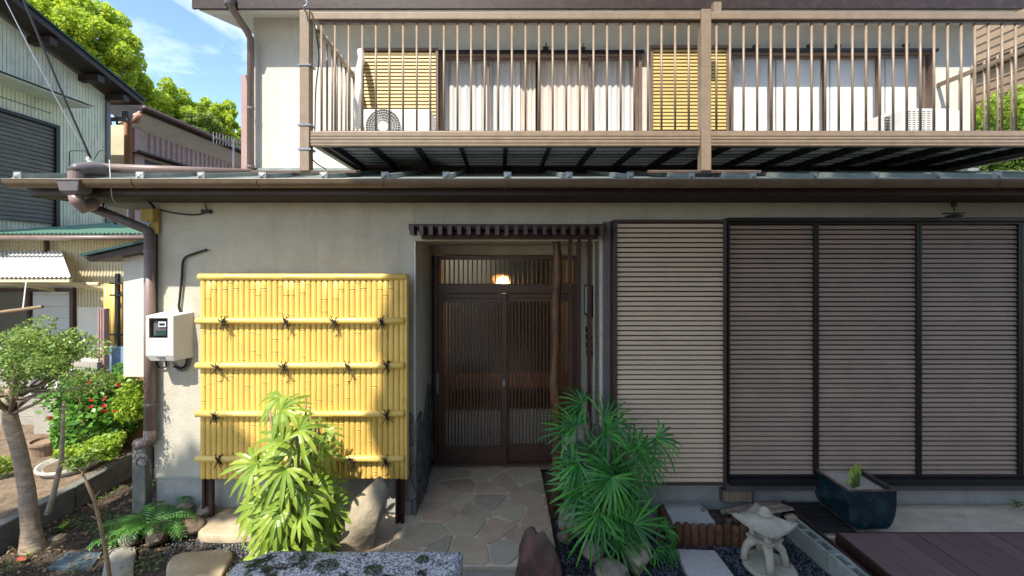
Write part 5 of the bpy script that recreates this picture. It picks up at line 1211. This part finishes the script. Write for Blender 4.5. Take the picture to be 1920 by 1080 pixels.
# concrete blocks
for k in range(4):
    t = thing('concrete_block', (0, 0, 0), ['hollow concrete block standing farthest back beside the lantern', 'second hollow concrete block from the back of the row', 'third hollow concrete block from the back of the row', 'hollow concrete block nearest the bottom edge'][k], 'concrete block', 'concrete blocks beside the deck')
    L_, Wd, Hh = .38, .10, .19; c = Vector((2.285+.028*k, 3.14-k*.385-.0, .19-Hh)); t.location = c; t.rotation_euler = (0, 0, R(4)); ORG[t.name] = c
    b = MB(); th = .024
    xs = [-Wd/2, -Wd/2+th, Wd/2-th, Wd/2]; yss = [-L_/2, -L_/2+.025]; seg = (L_-.025*4)/3
    b.box(-Wd/2, -Wd/2+th, -L_/2, L_/2, 0, Hh); b.box(Wd/2-th, Wd/2, -L_/2, L_/2, 0, Hh); b.box(-Wd/2+th, Wd/2-th, -L_/2+.001, L_/2-.001, 0, Hh*.35)
    for j in range(4): y_ = -L_/2+.0005+j*(seg+.025); b.box(-Wd/2+th, Wd/2-th, y_, y_+.0245, Hh*.35, Hh-.0008)
    me = b.mesh('shell'); me.materials.append(M['block']); s_ = bpy.data.objects.new('shell', me); COL.objects.link(s_); s_.parent = t; bv = s_.modifiers.new('b', 'BEVEL'); bv.width = .002; bv.segments = 1
# duckboard
db_ = thing('duckboard', (2.5, 3.35, .15), 'black slatted duckboard under the blue planter', 'duckboard')
dm = MB().box(2.36, 2.66, -.011, .011, .17, .185).mesh('slat'); dm.materials.append(M['duckboard'])
for k in range(13): put('slat', dm, db_, (0, 3.20+k*.03, 0))
for xx in (2.38, 2.62): MB().box(xx-.012, xx+.012, 3.19, 3.57, .149, .169).build('runner', M['duckboard'], db_)
MB().box(2.352, 2.372, 2.0, 3.58, .05, .195).build('edge_board', M['darkwood'], db_)
# deck
dk = thing('deck', (4, 2.6, .2), 'reddish brown composite deck at the lower right corner', 'deck')
x = X(1572, 3.15)
i = 0
while x < 7.5:
    MB().box(x, x+.135, 1.2, 3.14, .175, .2).build('deck_board', M['deckboard'], dk, bevel=.002); x += .1385 if i % 4 != 3 else .146; i += 1
MB().box(X(1572, 3.15)-.018, X(1572, 3.15)-.002, 1.2, 3.155, .04, .197).build('skirt_board', M['darkwood'], dk); MB().box(X(1572, 3.15)-.001, 7.5, 3.142, 3.157, .05, .197).build('skirt_board', M['darkwood'], dk)
MB().box(X(1572, 3.15), 7.5, 1.3, 3.1, .05, .17).build('deck_frame', M['blackframe'], dk)
# planter
plx0, plx1, ply0, ply1, plz0, plz1 = X(1590, 3.2), X(1682, 3.2), 3.2, 3.565, .186, Z(920, 3.2)
pt = thing('planter', ((plx0+plx1)/2, 3.38, plz0), 'dark blue glazed rectangular planter with curved sides on the duckboard', 'planter')
cx, cy = (plx0+plx1)/2, (ply0+ply1)/2; hw, hd = (plx1-plx0)/2, (ply1-ply0)/2
prof = [(.62,0),(.74,.06),(.86,.18),(.95,.36),(.995,.6),(1.0,.85),(1.0,1.0)]
vs = []
for s_, t in prof: 
    a, b = hw*s_, hd*(.9+.1*s_); z = plz0+(plz1-plz0)*t; vs += [(cx-a, cy-b, z), (cx+a, cy-b, z), (cx+a, cy+b, z), (cx-a, cy+b, z)]
n0 = len(prof)
for s_, t in ((.92, 1.0), (.90, .80)): a, b = hw-.018, hd-.018; z = plz0+(plz1-plz0)*t; vs += [(cx-a, cy-b, z), (cx+a, cy-b, z), (cx+a, cy+b, z), (cx-a, cy+b, z)]
fs = [(3,2,1,0)]+[(i*4+k, i*4+(k+1)%4, (i+1)*4+(k+1)%4, (i+1)*4+k) for i in range(n0+1) for k in range(4)]+[tuple(n0*4+4+k for k in range(4))]
MB().add(vs, fs).build('pot_body', M['planter'], pt, bevel=.004)
f = MB(); z = plz1; f.box(cx-hw-.002, cx+hw+.002, cy-hd-.002, cy-hd+.012, z-.004, z+.004); f.box(cx-hw-.002, cx+hw+.002, cy+hd-.012, cy+hd+.002, z-.004, z+.004); f.box(cx-hw-.002, cx-hw+.012, cy-hd+.013, cy+hd-.013, z-.004, z+.004); f.box(cx+hw-.012, cx+hw+.002, cy-hd+.013, cy+hd-.013, z-.004, z+.004)
f.build('rim', M['planterrim'], pt)
MB().box(cx-hw+.019, cx+hw-.019, cy-hd+.019, cy+hd-.019, plz1-.10, plz1-.035).build('sand', M['sand'], pt)
sp = thing('sprouting_plant', (cx-.02, cy-.05, plz1-.035), 'small green sprouting plant in the sand of the blue planter', 'plant')
for dx, h_, rr_ in ((-.03,.12,.008),(.0,.15,.010),(.025,.13,.009),(-.045,.06,.006)):
    c0 = Vector((cx-.02+dx, cy-.06+dx*.5, plz1-.035)); MB().tube([c0, c0+Vector((dx*.2,0,h_*.5)), c0+Vector((dx*.6,.01,h_))], [rr_, rr_*1.2, rr_*.6], 7).build('stalk', LF['weed'], sp)
    MB().add([c0+Vector((dx*.6-.012,0,h_*.6)), c0+Vector((dx*.6,-.01,h_*.75)), c0+Vector((dx*.6+.004,0,h_*1.35)), c0+Vector((dx*.6-.02,.01,h_*.95))], [(0,1,2,3)]).build('leaf', LF['lime'], sp)
# stone lantern
lx, ly, lz = 1.87, 3.0, .055
ln = thing('stone_lantern', (lx, ly, lz), 'small stone garden lantern with square roof and four legs on a round base', 'stone lantern')
MB().lathe([(.165,0),(.17,.015),(.16,.03),(.0,.032)], (lx+.0, ly-.02, lz), 26).build('base', M['lantern'], ln, bevel=.003)
rt = Matrix.Rotation(R(28), 3, 'Z'); o0 = Vector((lx-.02, ly, lz+.03))
for a in range(4):
    an_ = R(28+45+a*90); dv = Vector((math.cos(an_), math.sin(an_), 0))
    MB().tube([o0+dv*.128, o0+dv*.126+Vector((0,0,.05)), o0+dv*.108+Vector((0,0,.105)), o0+dv*.07+Vector((0,0,.145)), o0+dv*.02+Vector((0,0,.165))], [.027,.023,.026,.034,.036], 8).build('leg', M['lantern'], ln, smooth=True)
def rsq(r0, r1, z0, z1): 
    vs = [o0+rt@Vector((sx*r0, sy*r0, z0)) for sx, sy in ((-1,-1),(1,-1),(1,1),(-1,1))]+[o0+rt@Vector((sx*r1, sy*r1, z1)) for sx, sy in ((-1,-1),(1,-1),(1,1),(-1,1))]
    return vs, [(3,2,1,0),(4,5,6,7)]+[(k,(k+1)%4,(k+1)%4+4,k+4) for k in range(4)]
MB().add(*rsq(.078,.088,.158,.185)).build('platform', M['lantern'], ln, bevel=.008)
fb = MB()
for sx, sy in ((-1,-1),(1,-1),(1,1),(-1,1)): fb.obox(o0+rt@Vector((sx*.052, sy*.052, .2155)), (.030,.030,.058), rt)
fb.build('fire_box', M['lantern'], ln); MB().add(*rsq(.045,.045,.186,.245)).build('fire_box_core', M['slatefront'], ln)
MB().add(*rsq(.085,.11,.243,.262)).build('collar', M['lantern'], ln, bevel=.004)
N = 14; vs = []; fs = []
for j in range(N+1):
    for i in range(N+1):
        u, v = i/N*2-1, j/N*2-1; r_m = max(abs(u), abs(v)); lift = .028*(abs(u*v))**1.6; pull = 1-.06*(1-abs(u*v))*r_m**6
        vs.append(o0+rt@Vector((u*.145*pull, v*.145*pull, .345-.062*r_m**1.05+lift)))
nb = (N+1)**2
for j in range(N+1):
    for i in range(N+1):
        u, v = i/N*2-1, j/N*2-1; r_m = max(abs(u), abs(v)); lift = .028*(abs(u*v))**1.6; pull = 1-.06*(1-abs(u*v))*r_m**6; vs.append(o0+rt@Vector((u*.142*pull, v*.142*pull, .263+lift)))
for j in range(N):
    for i in range(N): a = j*(N+1)+i; fs += [(a, a+1, a+N+2, a+N+1), (nb+a, nb+a+N+1, nb+a+N+2, nb+a+1)]
for i in range(N):
    for a, b in ((i, i+1), (N*(N+1)+i, N*(N+1)+i+1), (i*(N+1), (i+1)*(N+1)), (i*(N+1)+N, (i+1)*(N+1)+N)): fs.append((a, b, nb+b, nb+a))
MB().add(vs, fs).build('roof', M['lantern'], ln)
MB().lathe([(.048,0),(.052,.012),(.034,.02),(.034,.036),(.014,.05),(.001,.055)], o0+Vector((0,0,.335)), 14).build('finial', M['lantern'], ln, smooth=True)
rock('garden_rock', M['tanstone'], (X(1425, 2.78), 2.76, .06), (.20,.16,.08), 81, 'pale mossy flat stone in front of the stone lantern', 'rock')
tag(rock('small_plant_stone', M['tanstone'], (X(1917, 3.55), 3.5, .16), (.08,.06,.05), 83, 'x', 'stone'), 'white pebble by the wall at the right edge', 'stone')

# left garden oddments
mc = thing('inspection_cover', P(142, 1048, 3.08), 'square blue grey iron inspection cover set in the soil', 'cover')
cpoly = []
for px, py in ((90,1062),(128,1032),(192,1034),(172,1062)): d = (CZ-.075)*F/(py-VY); cpoly.append((X(px, d), d))
MB().prism(cpoly, .04, 'z', .072).build('plate', M['iron'], mc, bevel=.003)
q0, q1, q2, q3 = [Vector((*p, .073)) for p in cpoly]
for k in range(1, 8):
    a, b = q0.lerp(q1, k/8), q3.lerp(q2, k/8); MB().bar(a.lerp(b, .08), a.lerp(b, .92), .008, .004).build('ridge', M['iron'], mc)
rock('red_chip', M['redstone'], (X(40, 3.05), 3.05, .07), (.07,.04,.03), 91, 'bright red tile fragment on the soil at the lower left', 'fragment')
tr_ = thing('round_tray', P(135, 880, 4.1), 'round whitish stone tray standing on the raised bed', 'tray')
tp = P(135, 876, 4.1); MB().lathe([(.0,.02),(.20,.02),(.235,.05),(.25,.05),(.25,.03),(.20,-.02),(.0,-.02)], (tp[0], tp[1], .235), 28).build('dish', M['tray'], tr_, smooth=False)
MB().lathe([(.0,.02),(.195,.022),(.0,.03)], (tp[0], tp[1], .24), 20).build('soil', M['soillight'], tr_)
for px, py, d, r_, lb in ((88, 870, 4.4, .14, 'brown clay pot on the raised bed left of the tray'), (200, 845, 4.5, .2, 'wide clay pot holding the flowering bush')):
    p = P(px, py, d); t = thing('plant_pot', (p[0], d, .22), lb, 'pot'); MB().lathe([(r_*.7,0),(r_*.95,r_*.9),(r_*1.05,r_*.92),(r_*1.05,r_*1.1),(r_*.9,r_*1.1),(r_*.88,r_*.9)], (p[0], d, .21), 20).build('pot_body', M['pot'], t)

# ================================================================ plants
def fan(mb, base, axis, nrm, n, ln_, wd, spread, droop, rg):
    axis = axis.normalized(); side = axis.cross(nrm).normalized(); up = side.cross(axis).normalized()
    for k in range(n):
        a = -spread+2*spread*k/(n-1)+rg.uniform(-.05,.05); d = axis*math.cos(a)+side*math.sin(a); d.normalize()
        L_ = ln_*(1-.22*abs(a)/spread)*rg.uniform(.88,1.08); w_ = wd*rg.uniform(.85,1.15)
        s_ = d.cross(up).normalized(); tw = rg.uniform(-.4,.4); s_ = (s_*math.cos(tw)+up*math.sin(tw)); dr = droop*rg.uniform(.6,1.4)
        idx = len(mb.v); steps = [(0,.12),(.25,.75),(.55,1.0),(.82,.8),(1.0,.12)]
        for t, ww in steps:
            c = base+d*L_*t+up*(.03*math.sin(t*3.14))-Vector((0,0,1))*dr*L_*t*t
            mb.v += [tuple(c-s_*w_*ww/2), tuple(c-up*w_*.12*ww), tuple(c+s_*w_*ww/2)]
        for i in range(len(steps)-1):
            b = idx+i*3; mb.f += [(b, b+3, b+4, b+1), (b+1, b+4, b+5, b+2)]
def palm(base, height, radius, nst, per, ln_, wd, nl, m, label, seed, spread=1.35, droop=.35, lean=(0,0), stemm='barkdark', low=.25):
    rg = random.Random(seed); t = thing('lady_palm', base, label, 'palm'); b0 = Vector(base)
    for s_ in range(nst):
        a = s_*2.4+rg.random(); h = height*rg.uniform(.55,1.0); r0 = radius*.30*rg.random()
        foot = b0+Vector((math.cos(a)*r0, math.sin(a)*r0*.8, 0)); tip = b0+Vector((math.cos(a)*radius*rg.uniform(.1,.55)+lean[0]*h, math.sin(a)*radius*.45+lean[1], h*.86))
        mid = foot.lerp(tip, .5)+Vector((0,0,.03))
        MB().tube([foot, mid, tip], [.014,.012,.008], 6).build('stem', M[stemm], t, smooth=True)
        for k in range(per):
            f_ = low+(1-low)*(k+rg.random()*.6)/per; src = foot.lerp(tip, min(1, f_)); az = rg.uniform(0, 6.28)
            if math.sin(az) > .3 and rg.random() < .6: az = -az      # more leaves toward the open side
            el = rg.uniform(.1, .9) + .5*f_*f_
            out = Vector((math.cos(az)*math.cos(el), math.sin(az)*math.cos(el), math.sin(el))); pl_ = radius*rg.uniform(.35,.75)
            end = src+out*pl_
            if end.y > 3.40: end.y = 3.40-.02*rg.random()
            mb = MB(); mb.tube([src, src.lerp(end, .55)+Vector((0,0,.02)), end], [.0045,.0035,.003], 4)
            n_ = (out*.35+Vector((rg.uniform(-.35,.35), -.72+rg.uniform(-.3,.3), .62+rg.uniform(-.25,.25)))).normalized()
            ax = Vector((out.x, out.y*.5, rg.uniform(-.85, .75))); ax = (ax-n_*ax.dot(n_)).normalized()
            fan(mb, end, ax, n_, nl+rg.randint(-1,2), ln_*rg.uniform(.8,1.1), wd, spread, droop, rg)
            mb.build('leaf', m, t)
    return t
palm((X(555, 3.0), 3.02, .05), 1.34, .38, 14, 4, .22, .029, 9, LF['palmlit'], 'sunlit yellow green fan leaved palm in front of the bamboo screen', 21, 1.65, .24, stemm='twig', low=.05)
palm((X(1130, 3.1), 3.12, .05), 1.22, .38, 12, 3, .27, .017, 14, LF['palmdark'], 'deep green fan leaved palm standing right of the porch post', 33, 1.9, .07, low=.22)
# seedling palm right
palm((X(1222, 3.1), 3.05, .05), .34, .12, 3, 3, .12, .010, 9, LF['palmdark'], 'small dark green palm offshoot in the gravel right of the large palm', 5, 1.4, .3)

# pruned shrub
sb = (-3.55, 3.2, .05)
nw = thing('pruned_shrub', sb, 'pruned garden shrub with thick pale trunk and cloud of tiny leaves at the left edge', 'shrub')
MB().tube([(-3.50,3.2,.0),(-3.52,3.2,.06),(-3.53,3.2,.2),(-3.56,3.2,.5),(-3.62,3.2,.8),(-3.68,3.2,1.0),(-3.70,3.2,1.15),(-3.66,3.2,1.3)], [.11,.072,.054,.047,.044,.046,.038,.028], 16).build('trunk', M['bark'], nw, smooth=True)
brs = MB(); rg = random.Random(8)
for k in range(26):
    a = rg.random()*6.28; e = Vector((-3.46+math.cos(a)*rg.uniform(.15,.48), 3.2+math.sin(a)*rg.uniform(.1,.35), 1.28+rg.uniform(-.08,.22))); s_ = Vector((-3.68,3.2,1.05+rg.random()*.2))
    brs.tube([s_, s_.lerp(e,.5)+Vector((0,0,-.03)), e], [.016,.009,.003], 6)
brs.tube([(-3.35,3.15,.33),(-3.36,3.2,.45),(-3.30,3.2,.7),(-3.28,3.2,1.15)], [.02,.018,.016,.010], 8)
brs.build('branch', M['bark'], nw, smooth=True)
pts = clumps((-3.50, 3.22, H(-.70)), (.50, .38, .27), 80, 120, .085, .75, .25)
pts = np.vstack([pts, clumps((-3.12, 3.2, H(-.92)), (.18, .2, .10), 16, 45, .07)])
leafcloud(pts, .026, 'crown', LF['niwaki'], nw, .5, .6)
# flowering bush
fb_ = thing('rose_bush', (-4.1, 4.4, .25), 'leafy bush with small red flowers between the shrub and the downpipe', 'bush')
pts = np.vstack([clumps((X(190, 4.4), 4.4, Z(775, 4.4)), (.40,.3,.36), 46, 60, .13), clumps((X(150, 4.4), 4.4, Z(740, 4.4)), (.3,.3,.2), 14, 30, .12), clumps((X(215, 4.5), 4.5, Z(705, 4.5)), (.12,.12,.25), 8, 20, .07)])
leafcloud(pts, .062, 'foliage', LF['rose'], fb_, .62, .7)
pts = clumps((X(245, 4.3), 4.3, Z(750, 4.3)), (.16,.2,.22), 24, 50, .07); leafcloud(pts, .04, 'yellow_foliage', LF['lime'], fb_, .6, .6)
for _ in range(13):
    fp = Vector(P(random.uniform(60,240), random.uniform(690,800), 4.08)); leafcloud([fp+Vector(np.random.normal(size=3)*.008) for _ in range(5)], .03, 'flower', M['red'], fb_, .9, .3)
bs_ = MB()
for k in range(9): a = rg.random()*6.28; bs_.tube([(X(190,4.4), 4.4, .22), (X(190,4.4)+.2*math.cos(a), 4.4+.15*math.sin(a), .6), (X(190,4.4)+.35*math.cos(a), 4.4+.2*math.sin(a), 1.0)], [.012,.009,.004], 5)
bs_.build('stem', M['twig'], fb_)
lb_ = thing('lime_bush', (X(200,4.0), 4.0, .25), 'low lime green ground bush in front of the flowering bush', 'bush')
leafcloud(clumps((X(185, 4.0), 4.0, Z(838, 4.0)), (.28,.2,.07), 26, 50, .07, .6), .05, 'foliage', LF['lime'], lb_, .5, .9)
lb2 = thing('lime_bush', (X(10,3.9), 3.9, .25), 'small lime green plant on the raised bed at the left edge', 'bush')
leafcloud(clumps((X(8, 3.9), 3.9, Z(875, 3.9)), (.1,.1,.12), 12, 40, .05, .8), .04, 'foliage', LF['lime'], lb2, .4, .6)
# fern
def frond(mb, base, dirv, L_, w_, rg, arch=.62):
    dirv = dirv.normalized(); side = dirv.cross(Vector((0,0,1))).normalized(); n = 16; prev = None; path = []
    for k in range(n+1):
        t = k/n; path.append(base+Vector((dirv.x, dirv.y, 0))*L_*t*.85+Vector((0,0,dirv.z*L_*t-arch*L_*t*t)))
    mb.tube(path, [.004*(1-.7*k/n) for k in range(n+1)], 4)
    for k in range(3, n+1):
        t = k/n; wl = w_*math.sin(min(1, t*1.25)*math.pi*.75+.35)*rg.uniform(.85,1.1); tg = (path[k]-path[k-1]).normalized()
        for sg in (-1, 1):
            e = path[k]+side*sg*wl+tg*wl*.5-Vector((0,0,wl*.25)); c = path[k].lerp(e, .5)+tg*.002; i = len(mb.v); ww = tg*.007
            mb.v += [tuple(path[k]), tuple(c-ww), tuple(e), tuple(c+ww)]; mb.f.append((i, i+1, i+2, i+3))
def fern(base, n, L_, label, seed, w_=.09):
    rg = random.Random(seed); t = thing('fern', base, label, 'fern')
    for k in range(n):
        a = k*2.4+rg.uniform(-.3,.3); mb = MB(); frond(mb, Vector(base)+Vector((rg.uniform(-.04,.04), rg.uniform(-.04,.04), 0)), Vector((math.cos(a), math.sin(a)*.8, rg.uniform(1.0,1.7))), L_*rg.uniform(.7,1.1), w_, rg); mb.build('frond', LF['fern'], t)
fern((X(285, 3.3), 3.28, .08), 26, .58, 'dark green fern with long arching fronds left of the bamboo screen', 3)
fern((X(235, 3.35), 3.3, .06), 12, .36, 'smaller dark fern spreading toward the soil bed', 6, .07)
fern((X(335, 3.5), 3.42, .08), 12, .42, 'light fronded fern rising against the white wall base', 9, .07)
# sapling
spb = P(205, 1080, 2.75); sg_ = thing('bare_sapling', (spb[0], 2.75, .05), 'thin bare sapling stem with a tuft of leaves in the left foreground', 'sapling')
pts_ = [(spb[0]+.02, 2.75, .02), P(200, 1040, 2.75), P(188, 985, 2.75), P(178, 940, 2.75), P(160, 900, 2.75), P(150, 880, 2.75)]
sm_ = MB().tube(pts_, [.012,.011,.010,.010,.008,.006], 8)
for (a, b) in (((184,950),(196,936)), ((186,975),(172,968)), ((194,1015),(210,1000)), ((180,955),(164,944)), ((198,1048),(214,1028)), ((176,935),(188,920)), ((155,890),(135,872)), ((155,890),(168,868))): sm_.tube([P(*a, 2.75), P(*b, 2.73)], [.006,.003], 5)
sm_.build('stem', M['twig'], sg_, smooth=True)
leafcloud(clumps(P(148, 866, 2.75), (.11,.08,.035), 12, 16, .04, .6), .05, 'leaf_tuft', LF['weed'], sg_, .3, .8)
for px, py in ((208,990),(216,985),(206,1000),(222,992),(200,1003),(212,1008),(226,985),(190,995),(118,985),(126,978)): leafcloud([P(px, py, 2.75)], .06, 'leaf', LF['weed'], sg_, .45, .8)
# weeds on soil
for px, py, lb, k in ((120, 990, 'low green weed on the soil right of the shrub trunk', 60), (60, 1040, 'small weed by the trunk base of the pruned shrub', 16), (300, 905, 'tuft of green shoots against the wall corner', 50), (95, 955, 'little seedling clump below the kerb', 16), (600, 1050, 'bright green weed sprouting on the granite block', 14), (388, 1070, 'dark leafed weed at the left end of the granite block', 14), (262, 890, 'low green weed below the concrete stub', 40)):
    if py > 1045: d = 2.35 if px > 500 else 2.6; z = gzt+.02 if px > 500 else .12
    else: d = (CZ-.08)*F/(py-VY); z = .08
    d = min(d, 3.5); t = thing('weed', (X(px, d), d, z-.02), lb, 'weed'); leafcloud(clumps((X(px, d), d, z+.01), (.08,.06,.025), 5, max(3, k//5), .035, .6), .035, 'leaf', LF['weed'], t, .4, 1.2)
t = thing('weed', (X(1910, 3.4), 3.5, .15), 'tiny green weed at the foot of the wall at the right edge', 'weed'); leafcloud(clumps((X(1910, 3.5), 3.5, .2), (.04,.03,.03), 4, 10, .02), .03, 'leaf', LF['weed'], t, .5, 1)
gcp = []
for _ in range(5200):
    x, y_ = random.uniform(-3.66,-2.3), random.uniform(2.75,4.2)
    if noise.noise(Vector((x*3, y_*3, 7)))+.25*noise.noise(Vector((x*11, y_*11, 2))) > .12: gcp.append((x, y_, .065+random.random()*.02))
gc = leafcloud(gcp, .016, 'moss_cover', LF['fern'], None, .6, 2); gc['kind'] = 'stuff'; gc['label'] = 'patches of low green moss and seedlings on the dark soil'
# fallen leaves
fl = leafcloud([(random.uniform(-3.65,-2.3), random.uniform(2.8,3.7), .075+random.random()*.01) for _ in range(420)], .028, 'leaf_litter', mat('dry_leaf', (.30,.20,.10), (.12,.08,.04), 40, .8), None, .6, 3); fl['kind'] = 'stuff'; fl['label'] = 'dry fallen leaves scattered over the dark soil'
